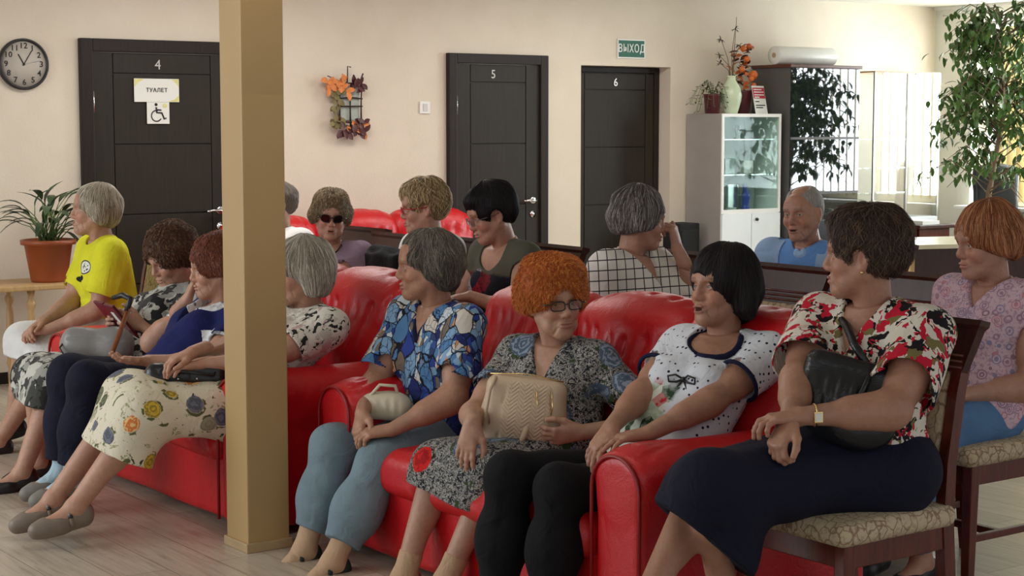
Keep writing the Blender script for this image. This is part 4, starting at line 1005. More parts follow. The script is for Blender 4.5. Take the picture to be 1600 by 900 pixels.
def hair_object(F, P, M, s, st, h, parent, org, name='hair'):
    v, f = F.mesh(h); cols = np.array(st['cols'], float); rs = np.random.RandomState(st.get('seed', 1))
    base = cols[0]*0.75; c = np.tile(base, (len(v), 1)); parts = [(v, f)]; cl = [c]
    n = st.get('n', 1400); ln = st.get('sl', 0.05); w = st.get('w', 0.0013); seg = st.get('seg', 6); curl = st.get('curl', 0.0)
    q = (v-P(0, 0, 0))@M.T/s
    out = F.grad(v); ok = ((out@M[2]) > -0.75)
    idx = rs.choice(np.nonzero(ok)[0], n)
    p = v[idx].copy(); crown = np.array(st.get('crown', (-0.03, 0.0, 0.13))); pts = [p.copy()]
    lift = rs.uniform(0.0, st.get('fluff', 0.003), n)
    ph = rs.uniform(0, 6.28, n); ax = rs.normal(size=(n, 3)); ax /= np.linalg.norm(ax, axis=1)[:, None]; L = ln*rs.uniform(0.5, 1.2, n)*s
    side = st.get('sweep', (0, 0, 0))
    tilt = rs.normal(0, st.get('mess', 0.15), n)
    for i in range(seg):
        g = F.grad(p); lp = (p-P(0, 0, 0))@M.T/s; fl = lp-crown; fl[:, 2] -= 0.35*np.maximum(0, 0.09-lp[:, 2])/0.1+0.05; fl += np.array(side)
        fl = fl@M; fl -= g*(fl*g).sum(1)[:, None]; fl /= np.linalg.norm(fl, axis=1)[:, None]+1e-9
        sd = np.cross(g, fl); fl = fl+sd*tilt[:, None]
        if curl: a = ph+i*1.9; fl = fl*(0.35)+(sd*np.cos(a)[:, None]+g*np.sin(a)[:, None]*0.7)*curl
        p = p+fl*(L/seg)[:, None]; d = F(p); tg = (0.0006+lift*(i+1)/seg+(curl*0.004*(1+np.sin(ph+i*1.9)) if curl else 0)); p = p-F.grad(p)*(d-tg)[:, None]
        pts.append(p.copy())
    pts = np.stack(pts, 1); m = seg+1
    T = np.gradient(pts, axis=1); T /= np.linalg.norm(T, axis=2, keepdims=True)+1e-9
    G = F.grad(pts.reshape(-1, 3)).reshape(pts.shape); S = np.cross(T, G); S /= np.linalg.norm(S, axis=2, keepdims=True)+1e-9
    wd = (w*rs.uniform(0.6, 1.4, n))[:, None, None]*s*np.array([1.0]+[1.0]*(m-3)+[0.7, 0.2])[None, :, None]
    A = pts+S*wd; Bq = pts-S*wd; Cq = pts+G*wd*1.1
    vv = np.stack([A, Cq, Bq], 2).reshape(-1, 3); b0 = (np.arange(n)[:, None]*m+np.arange(m-1)[None])*3
    fs = []
    for j in range(2): fs.append(np.stack([b0+j, b0+j+1, b0+3+j+1, b0+3+j], -1).reshape(-1, 4))
    ci = rs.randint(0, len(cols), n); cc = cols[ci]*rs.uniform(0.8, 1.2, (n, 1)); cc = np.repeat(cc, m*3, axis=0)
    parts.append((vv, np.concatenate(fs))); cl.append(cc)
    V_, F_ = joinm(parts)
    return mesh_obj(name, V_, F_, M_HAIR, parent, True, np.concatenate(cl), org)

# ------------------------------------------------------------------ glasses
def glasses(P, M, s, parent, org, rim, lens, kind='rect', w=0.0022, tilt=0):
    m = MB(); Q = lambda x, y, z: Vector(P(x, y, z)-org)
    lz = -0.003
    for y in (-1, 1):
        cy = y*0.0325; pts = []; N = 20
        for i in range(N+1):
            a = 2*PI*i/N; ca, sa = math.cos(a), math.sin(a)
            ex = 0.55 if kind == 'rect' else 0.8
            yy = math.copysign(abs(ca)**ex, ca)*0.0245; zz = math.copysign(abs(sa)**ex, sa)*(0.0155 if kind == 'rect' else 0.019)
            if kind == 'cat': zz += 0.004*ca*y
            pts.append(Q(0.109-0.35*abs(abs(cy)+yy*0-0.0)*0-0.10*abs(cy+yy)-0.0, cy+yy, lz+zz))
        m.tube(pts, w, 6, caps=False)
        m.tube([Q(0.1035, y*0.0575, lz+0.006), Q(0.093, y*0.073, lz+0.006), Q(0.02, y*0.082, lz+0.002), Q(-0.012, y*0.081, 0.0)], [w, w*1.1, w, w], 6)
    m.tube([Q(0.1085, -0.0085, lz+0.004), Q(0.112, 0, lz+0.006), Q(0.1085, 0.0085, lz+0.004)], w, 6)
    g = m.build('glasses_frame', rim, parent)
    for y in (-1, 1):
        cy = y*0.0325; b = MB(); vs = []
        for i in range(20):
            a = 2*PI*i/20; ca, sa = math.cos(a), math.sin(a); ex = 0.55 if kind == 'rect' else 0.8
            yy = math.copysign(abs(ca)**ex, ca)*0.0245; zz = math.copysign(abs(sa)**ex, sa)*(0.0155 if kind == 'rect' else 0.019)
            if kind == 'cat': zz += 0.004*ca*y
            vs.append(b.bm.verts.new(Q(0.109-0.10*abs(cy+yy), cy+yy, lz+zz)))
        b.bm.faces.new(vs); b.build('lens', lens, g)
    return g
M_LENS = glass_mat('spectacle_lens', (0.96, 0.97, 0.97), 0.04)
M_SUNLENS = plain('dark_lens', (0.012, 0.006, 0.007), 0.06, 0.0)

# ------------------------------------------------------------------ garment helper
def part_field(name, F, h, mat, root, org, mod=None):
    v, f = F.mesh(h)
    if len(v) == 0: return None
    return mesh_obj(name, v, f, mat, root, True, None, org)

def person(o):
    near = o.get('near', 0); h = {2: 0.0045, 1: 0.006, 0: 0.008}[near]; hh = {2: 0.0023, 1: 0.003, 0: 0.004}[near]; b = o.get('bulk', 1.0); s = o.get('s', 1.0)
    ya = R(o['yaw']); f = V(math.cos(ya), math.sin(ya), 0); l = V(-f[1], f[0], 0)
    hips = V(*o['hips']); Hc = V(*o['head']); hy, hp, hr = [R(a) for a in o['look']]       # yaw, pitch (+ down), roll
    hf = V(math.cos(hy)*math.cos(hp), math.sin(hy)*math.cos(hp), -math.sin(hp)); HM = frame(hf, UPZ)
    if hr: c_, s_ = math.cos(hr), math.sin(hr); HM = np.array([HM[0], HM[1]*c_+HM[2]*s_, HM[2]*c_-HM[1]*s_])
    sy = R(o.get('chest_yaw', o['yaw'])); cf = V(math.cos(sy), math.sin(sy), 0); cl = V(-cf[1], cf[0], 0)
    neck = V(*o['neck']) if 'neck' in o else Hc-HM[2]*0.115*s-HM[0]*0.01*s-UPZ*0.035*s-cf*0.030
    org = V(hips[0], hips[1], 0)
    root = empty('person', tuple(org), 0, o['label'], 'person', None)
    up = nrm(neck-hips); CM = frame(cf-up*(cf@up), up); PM = frame(f, UPZ*0.9+up*0.1)
    spn = lambda t: lerp(hips, neck, t)-CM[0]*(0.035*math.sin(PI*t))*0+V(0, 0, 0)
    sw = o.get('shoulder', 0.162)*s
    drop = o.get('drop', 0.055)
    SH = {1: neck-UPZ*drop+cl*sw+cf*0.012, -1: neck-UPZ*drop-cl*sw+cf*0.012}
    for k_, v_ in o.get('shoulders', {}).items(): SH[k_] = V(*v_)
    KN, AN, HP = {}, {}, {}
    for sd in (1, -1):
        HP[sd] = hips+l*sd*0.09*s-UPZ*0.01; L = o['legs'][sd]
        if 'k' in L: KN[sd] = V(*L['k']); AN[sd] = V(*L['a'])
        else: KN[sd], AN[sd] = ik(HP[sd], V(*L['a']), 0.43*s, 0.40*s, np.asarray(L.get('hint', f*0.6+UPZ*0.8), float))
    lb = o.get('leg_r', 1.0); gt = o['bottom'].get('t', 0.012)
    LP = Field(); LP.cap(HP[1], KN[1], (0.092*b+gt)*lb, (0.064+gt)*lb, k=0.05); LP.cap(HP[-1], KN[-1], (0.092*b+gt)*lb, (0.064+gt)*lb, k=0.10 if o['bottom']['kind'] == 'skirt' else 0.04)
    for sd in (1, -1): LP.cap(KN[sd], lerp(KN[sd], AN[sd], 0.4), (0.062+gt)*lb, 0.06*lb+gt, k=0.04)
    if o['bottom']['kind'] == 'skirt':
        mk_ = lerp(KN[1], KN[-1], 0.5); ma_ = lerp(AN[1], AN[-1], 0.5); LP.cap(hips+f*0.05, mk_-f*0.02, 0.10*b+gt, 0.085+gt, k=0.12); LP.cap(mk_, lerp(mk_, ma_, 0.45), 0.085+gt, 0.085, k=0.08)
    EL, WR = {}, {}
    for sd in (1, -1):
        a = o['arms'][sd]; hint = a.get('hint', (l*sd*0.5-f*0.5-UPZ*0.7)); W0 = V(*a['w']); dd = nrm(V(*a['d'])) if 'd' in a else nrm(W0-SH[sd])
        tc = nrm(V(0, 0, 1.55)-W0)*0.8+UPZ*0.2
        for _ in range(30):         # a hand lies on the lap, not in it
            if min(LP(np.array([W0, W0+dd*0.05, W0+dd*0.10, W0+dd*0.15]))) > 0.020: break
            W0 = W0+tc*0.007
        EL[sd], WR[sd] = ik(SH[sd], W0, 0.285*s, 0.245*s, np.asarray(hint, float))
    ab = o.get('arm_r', 1.0); lb = o.get('leg_r', 1.0)
    def torso(F, t=0.0, k=0.06):
        F.ell(hips+UPZ*0.02-f*0.01, np.array((0.115*b+t, 0.175*b+t, 0.115+t)), PM, k)
        F.ell(spn(0.30)+CM[0]*0.02*b, np.array((0.118*b+t, 0.150*b+t, 0.135+t)), CM, k)
        F.ell(spn(0.62), np.array((0.108*b**0.7+t, 0.150*b**0.7+t, 0.160+t)), CM, k)
        F.cap(SH[1]-cl*0.035-CM[2]*0.03, SH[-1]+cl*0.035-CM[2]*0.03, 0.066+t, k=k)
        F.cap(neck-CM[2]*0.02, lerp(neck, SH[1], 0.62)-UPZ*0.0, 0.045+t, 0.040+t, k=0.04); F.cap(neck-CM[2]*0.02, lerp(neck, SH[-1], 0.62), 0.045+t, 0.040+t, k=0.04)
        br = o.get('bust', 0.9)
        if br:
            for sd in (1, -1): F.ell(spn(0.57)+CM[0]*(0.082*b**0.5)+cl*sd*0.068, np.array((0.062*br+t, 0.068*br+t, 0.068*br+t)), CM, 0.04)
    def arm(F, sd, t=0.0, k=0.03, to=1.0):
        F.ell(SH[sd]+cl*sd*0.0, np.array((0.056+t, 0.052+t, 0.060+t)), CM, k); F.cap(SH[sd], EL[sd], (0.050+t)*ab, (0.041+t)*ab, k=k)
        F.cap(lerp(SH[sd], EL[sd], 0.35), lerp(SH[sd], EL[sd], 0.65), 0.049*ab+t, 0.047*ab+t, k=k)
    def leg(F, sd, t=0.0, k=0.04, shank=True):
        F.cap(HP[sd], KN[sd], (0.092*b+t)*lb, (0.062+t)*lb, k=0.06)
        if shank:
            F.ell(KN[sd], np.array((0.060, 0.058, 0.062))*lb+t, None, k); F.cap(KN[sd], AN[sd], (0.055+t)*lb, (0.035+t), k=k)
            dn = nrm(AN[sd]-KN[sd]); bk = nrm(np.cross(l, dn)) ; bk = bk if bk@f < 0 else -bk
            F.ell(lerp(KN[sd], AN[sd], 0.30)+bk*0.022, np.array((0.044*lb+t, 0.046*lb+t, 0.11)), frame(-bk if abs(bk@dn) < 0.9 else f, -dn), 0.03)
    # ---- body
    F = Field(); torso(F)
    for sd in (1, -1): arm(F, sd)
    F.cap(neck-CM[2]*0.03, Hc-HM[2]*0.05*s-HM[0]*0.018*s, 0.054*s, 0.051*s, k=0.035)
    nf = nrm(HM[0]+cf)
    for sg in (-1, 1): F.cap(neck+cf*0.045+cl*sg*0.012-UPZ*0.02, Hc-HM[2]*0.06*s+HM[1]*sg*0.045*s-HM[0]*0.01, 0.011, 0.013, k=0.022)
    for z_ in (0.0, 0.022): F.groove(neck+nf*0.055+UPZ*(0.02+z_)-cl*0.04, neck+nf*0.055+UPZ*(0.02+z_)+cl*0.04, 0.004, 0.0018)
    for sd in (1, -1): leg(F, sd)
    for sd in (1, -1):      # forearm
        W = WR[sd]; E = EL[sd]; F.cap(E, W, 0.041*ab, 0.0255*s, k=0.025); F.cap(lerp(E, W, 0.12), lerp(E, W, 0.45), 0.043*ab, 0.037*ab, k=0.03)
    # feet
    FT = {}
    for sd in (1, -1):
        L = o['legs'][sd]; td = nrm(V(*L['toe'])) if 'toe' in L else nrm(f*1.0-UPZ*0.12); A = AN[sd]
        dn = nrm(A-KN[sd]); hl = A+(-UPZ*0.04-td*0.03); sole = nrm(UPZ-td*(UPZ@td))
        F.cap(A, hl, 0.034, 0.030, k=0.02); F.cap(A-UPZ*0.01, A+td*0.11-sole*0.048, 0.036, 0.026, k=0.02, flat=None); F.cap(A+td*0.10-sole*0.050, A+td*0.155-sole*0.055, 0.028, 0.020, k=0.02)
        F.cap(hl, A+td*0.13-sole*0.052, 0.027, 0.024, k=0.02); FT[sd] = (A, td, sole, hl)
    hands = {}; 
    HF = {}
    for sd in (1, -1):
        a = o['arms'][sd]; G = Field(); W = WR[sd]; d = nrm(V(*a['d'])) if 'd' in a else nrm(W-EL[sd]); n = V(*a.get('n', (0, 0, -1)))
        G.cap(lerp(EL[sd], W, 0.70), W, lerp(0.041*ab, 0.0255*s, 0.70), 0.0255*s, k=0.01)
        add_hand(G, W, d, n, sd, a.get('curl', (18, 22, 16)), a.get('spread', 1.0), a.get('hs', 0.97), a.get('thumb', 0.5)); HF[sd] = (G, W+d*0.07, W)
    # body without hands (cut inside the wrist), hands and head at finer steps; all one mesh
    Hd, P, hs = head_field(Hc, HM, o); parts = []
    HB = Field()
    HB.sub(Hd, 0.0, 'u', Hc, 0.16); HB.cap(neck-CM[2]*0.03, Hc-HM[2]*0.05*s-HM[0]*0.018*s, 0.054*s, 0.051*s, k=0.03)
    for sg in (-1, 1): HB.cap(neck+cf*0.045+cl*sg*0.012-UPZ*0.02, Hc-HM[2]*0.06*s+HM[1]*sg*0.045*s-HM[0]*0.01, 0.011, 0.013, k=0.022)
    for z_ in (0.0, 0.022): HB.groove(neck+nf*0.055+UPZ*(0.02+z_)-cl*0.04, neck+nf*0.055+UPZ*(0.02+z_)+cl*0.04, 0.004, 0.0018)
    ct = neck+nrm(Hc-neck)*0.012; cn = nrm(Hc-neck)
    HB.plane(ct-cn*0.004, -cn); parts.append(HB.mesh(hh, (Hc-0.165, Hc+0.165)))
    Bd = Field(); Bd.sub(F, 0.0, 'u', tuple(hips), 99); Bd.plane(ct+cn*0.004, cn)
    lo, hi = F.bounds(); parts.append(_mesh_of(F, Bd, h, lo, hi))
    for sd in (1, -1):
        G, c, W = HF[sd]; parts.append(G.mesh(hh if near else 0.0035, (np.minimum(c, W)-0.13, np.maximum(c, W)+0.13)))
    v, fc = joinm(parts)
    body = mesh_obj('body', v, fc, M_SKIN, root, True, skin_color(v, o.get('skin', (0.44, 0.25, 0.17)), Hc, HM, hs, o), org)
    # ---- eyes
    if near or o.get('eyeballs'):
        for y in (-1, 1):
            c = P(0.0725, y*0.0315, -0.001); gz = nrm(HM[0]+HM[1]*o.get('gaze', (0, 0))[0]+HM[2]*o.get('gaze', (0, 0))[1]); bmm = bmesh.new(); bmesh.ops.create_uvsphere(bmm, u_segments=20, v_segments=14, radius=0.0128*hs)
            vv = np.array([x.co[:] for x in bmm.verts]); ff = [[x.index for x in q.verts] for q in bmm.faces]; bmm.free()
            ca = (vv/np.linalg.norm(vv, axis=1)[:, None])@gz; col = np.where((ca > 0.975)[:, None], (0.008, 0.006, 0.005), np.where((ca > 0.90)[:, None], o.get('iris', (0.10, 0.08, 0.06)), (0.58, 0.52, 0.48)))
            mesh_obj('eye', vv+c, ff, M_EYE, root, True, col, org)
    # ---- hair
    if 'hair' in o:
        st = o['hair']; HFd = hair_field(P, HM, hs, st); hair_object(HFd, P, HM, hs, st, hh*1.25, root, org)
    # ---- top
    tp = o['top']; F = Field(); t = tp.get('t', 0.011); torso(F, t, 0.07); hem = tp.get('hem', 0.0)
    F.cap(hips+l*0.10+f*0.06, hips-l*0.10+f*0.06, 0.085*b+t, k=0.06)
    hz = hips[2]+tp.get('hemz', -0.05); F.plane((0, 0, hz), (0, 0, -1), 0.01)
    for sd in (1, -1):
        fr = tp.get('sleeve', 0.6); S = Field(); A = Field()
        if fr > 0:
            end = lerp(SH[sd], EL[sd], fr); ax = nrm(EL[sd]-SH[sd]); t2 = t+tp.get('loose', 0.012)
            S.ell(SH[sd], np.array((0.060+t, 0.056+t, 0.064+t)), CM, 0.03); S.cap(SH[sd], end+ax*0.03, 0.054*ab+t, 0.047*ab+t2, k=0.03)
            S.plane(end, ax, 0.004); S.cap(end-ax*0.012, end+ax*0.1, (0.045*ab+t2)*1.0-0.004, k=0.003, op='s')
            F.sub(S, 0.035, 'u', (SH[sd]+end)/2, 0.26)
    # neckline
    nk = tp.get('neck', 'crew'); nc = neck+cf*0.035
    if nk == 'crew': F.cap(neck-CM[2]*0.015+cf*0.012, neck+UPZ*0.15+cf*0.03, 0.068, 0.10, k=0.008, op='s')
    elif nk == 'scoop': F.ell(neck+cf*0.075-UPZ*0.03, (0.11, 0.088, 0.085), CM, 0.006, 's'); F.cap(neck+CM[2]*0.005, neck+UPZ*0.15, 0.066, 0.10, k=0.008, op='s')
    elif nk == 'v':
        dp = tp.get('vdeep', 0.15); F.cap(neck+CM[2]*0.002+cf*0.01, neck+UPZ*0.15+cf*0.03, 0.066, 0.10, k=0.008, op='s')
        apx = neck+cf*0.16-CM[2]*dp; a1 = neck+cf*0.12+UPZ*0.02
        Wd = Field(); nn1 = nrm(np.cross(CM[0], (neck+cl*0.062+UPZ*0.02)-(neck-CM[2]*dp))); nn2 = nrm(np.cross(CM[0], (neck-cl*0.062+UPZ*0.02)-(neck-CM[2]*dp))); nn1 = nn1 if nn1@cl > 0 else -nn1; nn2 = nn2 if nn2@cl < 0 else -nn2
        Wd.p.append((lambda p: np.maximum(np.maximum((p-apx)@nn1, (p-apx)@nn2), -(p-neck)@cf), neck, 99, 0, 'i')); Wd.p[0] = (Wd.p[0][0], neck, 99, 0.0, 'u')
        F.p.append((Wd.p[0][0], neck, 99, 0.006, 's'))
    F.disp(wob(o.get('seed', 1)+40, 22, tp.get('wr', 0.0032), 7, (1, 1, 0.6))); F.disp(wob(o.get('seed', 1)+50, 60, 0.0010))
    # gathered folds across the waist and under the arms
    for i in range(4):
        z = 0.14+0.07*i; F.groove(spn(z)+CM[0]*0.13-cl*0.14, spn(z+0.03)+CM[0]*0.15+cl*0.13, 0.012, 0.004)
    for sd in (1, -1):
        F.groove(SH[sd]+cf*0.05-cl*sd*0.03-UPZ*0.01, SH[sd]+cf*0.08-cl*sd*0.07-UPZ*0.12, 0.010, 0.005); F.groove(SH[sd]-cl*sd*0.04+cf*0.055, spn(0.5)+cf*0.1+cl*sd*0.12, 0.010, 0.004)
    top = part_field(tp.get('name', 'blouse'), F, h, tp['mat'], root, org)
    if tp.get('collar'):
        cm, cr = tp['collar']; C_ = Field(); C_.sub(lambda p: F(p)-0.0035, 0, 'u'); C_.ell(neck+cf*0.02-CM[2]*0.02, cr, CM, 0.0, 'i')
        v_, f_ = C_.mesh(h, (neck-0.2, neck+0.2)); mesh_obj('collar', v_, f_, cm, top, True, None, org)
    if tp.get('trim'):      # contrasting neckband following the collar
        if nk == 'v': pts = [neck-cf*0.050+UPZ*0.012, neck+cl*0.055-cf*0.01+UPZ*0.018, neck+cl*0.058+cf*0.035-UPZ*0.002, spn(0.80)+cf*0.105+cl*0.022*1, neck+cf*0.118-CM[2]*(tp.get('vdeep', 0.15)-0.005), spn(0.80)+cf*0.105-cl*0.022, neck-cl*0.058+cf*0.035-UPZ*0.002, neck-cl*0.055-cf*0.01+UPZ*0.018, neck-cf*0.050+UPZ*0.012]
        else: pts = [neck+cf*(0.012+0.10*max(0, math.cos(a))-0.06*max(0, -math.cos(a)))+cl*0.078*math.sin(a)-UPZ*(0.035*max(0, math.cos(a))**1.0-0.012) for a in np.linspace(0, 2*PI, 17)]
        fine = []
        for i in range(len(pts)-1):
            for q in range(4): fine.append(lerp(pts[i], pts[i+1], q/4))
        fine.append(pts[-1]); fine = np.array(fine)
        for _ in range(3): d = F(fine); g = F.grad(fine); fine = fine-g*(d-0.001)[:, None]
        sm = fine.copy(); sm[1:-1] = (fine[:-2]+2*fine[1:-1]+fine[2:])/4
        m = MB().tube([Vector(p_-org) for p_ in sm], tp.get('trim_w', 0.006), 8); m.build('neckband', tp['trim'], top)
        if tp.get('trim_sleeve'):
            for sd in (1, -1):
                end = lerp(SH[sd], EL[sd], tp.get('sleeve', 0.6)); ax = nrm(EL[sd]-SH[sd]); a1 = nrm(np.cross(ax, cf)); a2 = np.cross(ax, a1); rr = 0.047*ab+t+tp.get('loose', 0.012)-0.002
                MB().tube([Vector(end-ax*0.004+(a1*math.cos(q)+a2*math.sin(q))*rr-org) for q in np.linspace(0, 2*PI, 25)], 0.007, 8, caps=False).build('cuff', tp['trim'], top)
    # ---- bottom
    bt = o['bottom']; F = Field(); t = bt.get('t', 0.012)
    if bt['kind'] == 'trousers':
        F.ell(hips+UPZ*0.0, np.array((0.12*b+t, 0.18*b+t, 0.10+t)), PM, 0.05)
        for sd in (1, -1):
            S = Field(); S.cap(HP[sd], KN[sd], (0.092*b+t)*lb, (0.064+t)*lb, k=0.06); fr = bt.get('len', 0.93); end = lerp(KN[sd], AN[sd], fr); w2 = bt.get('w', 0.062)
            S.ell(KN[sd], np.array((0.060, 0.058, 0.062))*lb+t, None, 0.04); S.cap(KN[sd], lerp(KN[sd], AN[sd], 0.5), (0.058+t)*lb, w2*0.9+0.012, k=0.04); S.cap(lerp(KN[sd], AN[sd], 0.45), end, w2, w2*bt.get('taper', 0.85), k=0.04)
            ax = nrm(AN[sd]-KN[sd]); S.plane(end, ax, 0.006)
            kx = nrm(np.cross(ax, l))
            for q in range(5): S.groove(lerp(KN[sd], AN[sd], 0.05+q*0.03)-kx*0.06-l*0.04, lerp(KN[sd], AN[sd], 0.12+q*0.1)+kx*0.05+l*0.05*(-1)**q, 0.016, 0.004)
            if bt.get('cuff'): S.groove(end-ax*0.02-l*0.05, end-ax*0.02+l*0.05, 0.012, 0.004)
            F.sub(S, 0.02, 'u', (HP[sd]+AN[sd])/2, 0.62)
    else:
        fr = bt.get('len', 0.35); w2 = bt.get('w', 0.085)
        F.ell(hips, np.array((0.12*b+t, 0.185*b+t, 0.10+t)), PM, 0.05)
        for sd in (1, -1): F.cap(HP[sd], KN[sd], 0.095*b*lb+t, 0.070*lb+t, k=0.12)
        F.cap(hips+f*0.05, lerp(KN[1], KN[-1], 0.5)-f*0.02, 0.10*b+t, 0.07+t, k=0.06)
        hm = {sd: lerp(KN[sd], AN[sd], fr)+V(*bt.get('shift', (0, 0, 0))) for sd in (1, -1)}; 
        for sd in (1, -1): F.cap(KN[sd], hm[sd]+nrm(hm[sd]-KN[sd])*0.08, 0.062*lb+t, w2, k=0.10)
        mk = lerp(KN[1], KN[-1], 0.5); mh = lerp(hm[1], hm[-1], 0.5); F.cap(mk, mh+nrm(mh-mk)*0.08, 0.06+t, w2, k=0.08)
        ax = nrm(mh-mk); hn = nrm(V(*bt['hemn'])) if 'hemn' in bt else ax; F.plane(mh, hn, 0.006)
        F.cap(mh-ax*0.02, mh+ax*0.2, w2*0.80, w2*1.2, k=0.02, op='s')
        for q in range(9):
            yy = -0.15+0.3*q/8; F.groove(mk+l*yy*0.5+f*0.07+UPZ*0.03, mh+l*yy*1.1+f*0.06, 0.014, 0.006)
        for q in range(4): F.groove(lerp(hips, mk, 0.25+0.2*q)+UPZ*0.1-l*0.16, lerp(hips, mk, 0.35+0.2*q)+UPZ*0.1+l*0.12, 0.012, 0.004)
    F.disp(wob(o.get('seed', 1)+60, 16, bt.get('wr', 0.004), 7)); F.disp(wob(o.get('seed', 1)+70, 45, 0.0012))
    part_field({'trousers': 'trousers'}.get(bt['kind'], 'skirt'), F, h, bt['mat'], root, org)
    # ---- socks and shoes
    for sd in (1, -1):
        A, td, sole, hl = FT[sd]
        if o.get('socks'):
            F = Field(); up_ = nrm(KN[sd]-A); F.cap(A, A+up_*0.09, 0.040, 0.041, k=0.02); F.plane(A+up_*0.085, up_); F.cap(A, hl, 0.037, 0.034, k=0.02); F.cap(A-UPZ*0.01, A+td*0.11-sole*0.048, 0.040, 0.030, k=0.02)
            part_field('sock', F, 0.006, o['socks'], root, org)
        F = Field(); F.cap(hl-sole*0.004, A+td*0.12-sole*0.056, 0.037, 0.035, k=0.03); F.cap(A+td*0.08-sole*0.052, A+td*0.155-sole*0.056, 0.041, 0.030, k=0.03); F.cap(hl+sole*0.02, A+td*0.01-sole*0.03, 0.037, 0.036, k=0.02)
        lsd = np.cross(sole, td)
        F.ell(A+td*0.045+sole*0.005, (0.075, 0.032, 0.05), frame(td, sole), 0.012, 's'); F.plane(A-sole*0.088+td*0.1, -sole, 0.006)
        part_field('shoe', F, 0.0045 if near else 0.007, o.get('shoe', M_BLACK), root, org)
    o['_j'] = dict(SH=SH, EL=EL, WR=WR, KN=KN, AN=AN, P=P, HM=HM, org=org, root=root, neck=neck, cf=cf, cl=cl, hips=hips, f=f, l=l, hs=hs, top=top)
    return o['_j']
def _mesh_of(F, Bd, h, lo, hi):
    # evaluate the culled field F, then apply the cutting planes of Bd
    G = Field(); G.p = list(F.p)+[q for q in Bd.p[1:]]
    return G.mesh(h, (lo, hi))

# ------------------------------------------------------------------ fabrics
def fabric(name, col, rough=0.85, var=0.07, wv=420):
    t = NT(name); f, _ = t.noise(t.co(), 9, 4); g, _ = t.noise(t.co(), wv, 2); t.fold(g)
    return t.out(t.ramp(f, [(0.3, tuple(x*(1-var) for x in col)), (0.7, tuple(min(1, x*(1+var)) for x in col))]), rough, spec=0.25)
def cells(name, scale, stops, edge=None, ew=0.05, stretch=(1, 1, 1), dist=0.0, rough=0.8, fine=None):
    """patchwork of coloured cells with optional dark outlines"""
    t = NT(name); c = t.co(scale=stretch)
    if dist:
        _, nc = t.noise(t.co(), 14, 3); ad = t.n('ShaderNodeVectorMath'); ad.operation = 'MULTIPLY_ADD'; t.L(nc, ad.inputs[0]); ad.inputs[1].default_value = (dist, dist, dist); t.L(c, ad.inputs[2]); c = ad.outputs[0]
    v = t.voro(c, scale); sp = t.n('ShaderNodeSeparateColor'); t.L(v.outputs['Color'], sp.inputs[0])
    col = t.ramp(sp.outputs[0], stops, 'CONSTANT')
    f, _ = t.noise(c, scale*2.2, 3, 0.7); col = t.mix(t.math('MULTIPLY', f, 0.55), col, t.ramp(sp.outputs[1], stops, 'CONSTANT')) if fine is None else col
    if fine:
        v2 = t.voro(c, scale*fine, 'DISTANCE_TO_EDGE'); v3 = t.voro(c, scale*fine); s3 = t.n('ShaderNodeSeparateColor'); t.L(v3.outputs['Color'], s3.inputs[0])
        col = t.mix(t.th(sp.outputs[2], 0.55, 0.01), col, t.ramp(s3.outputs[0], stops, 'CONSTANT')); ln = t.math('MULTIPLY', t.math('SUBTRACT', 1, t.th(v2.outputs['Distance'], ew*0.9, 0.02)), t.th(sp.outputs[1], 0.45, 0.01))
        if edge: col = t.mix(ln, col, edge)
    if edge:
        d = t.voro(c, scale, 'DISTANCE_TO_EDGE'); col = t.mix(t.math('SUBTRACT', 1, t.th(d.outputs['Distance'], ew, 0.015)), col, edge)
    g, _ = t.noise(t.co(), 400, 2); t.fold(g)
    return t.out(col, rough, spec=0.25)
NAVY = srgb(24, 28, 58)
def tee():
    t = NT('yellow_jersey_with_emblem'); f, _ = t.noise(t.co(), 9, 4); g, _ = t.noise(t.co(), 420, 2); t.fold(g)
    col = t.ramp(f, [(0.3, srgb(206, 204, 40)), (0.7, srgb(226, 224, 54))]); sp = t.n('ShaderNodeSeparateXYZ'); t.L(t.tc.outputs['Object'], sp.inputs[0])
    fx = t.math('SUBTRACT', 1, t.th(sp.outputs[0], -0.06, 0.002))
    def dist(y, z, ry, rz): return t.math('SQRT', t.math('ADD', t.math('POWER', t.math('DIVIDE', t.math('SUBTRACT', sp.outputs[1], y), ry), 2), t.math('POWER', t.math('DIVIDE', t.math('SUBTRACT', sp.outputs[2], z), rz), 2)))
    d = dist(-0.055, 0.858, 0.062, 0.034); n, _ = t.noise(t.co(), 75, 1)
    ins = t.math('MULTIPLY', t.math('SUBTRACT', 1, t.th(d, 1.0, 0.03)), fx); rim = t.math('MULTIPLY', t.th(d, 0.84, 0.03), ins); blk = t.math('MULTIPLY', ins, t.math('MULTIPLY', t.th(n, 0.55, 0.02), t.math('SUBTRACT', 1, t.th(d, 0.62, 0.05))))
    col = t.mix(ins, col, (0.75, 0.75, 0.72)); col = t.mix(t.math('MAXIMUM', rim, blk), col, (0.01, 0.01, 0.012))
    d2 = dist(-0.005, 0.795, 0.045, 0.014); d3 = dist(-0.045, 0.806, 0.022, 0.013); m2 = t.math('MULTIPLY', fx, t.math('SUBTRACT', 1, t.th(t.math('MINIMUM', d2, d3), 1.0, 0.04)))
    return t.out(t.mix(m2, col, (0.01, 0.01, 0.012)), 0.85, spec=0.2)
M_MOSAIC = cells('blue_mosaic_print', 19, [(0, srgb(44, 68, 146)), (0.2, srgb(126, 164, 200)), (0.38, srgb(200, 212, 220)), (0.50, srgb(34, 46, 104)), (0.60, srgb(84, 128, 176)), (0.76, srgb(120, 108, 96)), (0.86, srgb(196, 140, 108)), (0.91, srgb(206, 200, 190))], srgb(18, 20, 34), 0.032, (1, 1, 0.55), 0.035, fine=2.6)
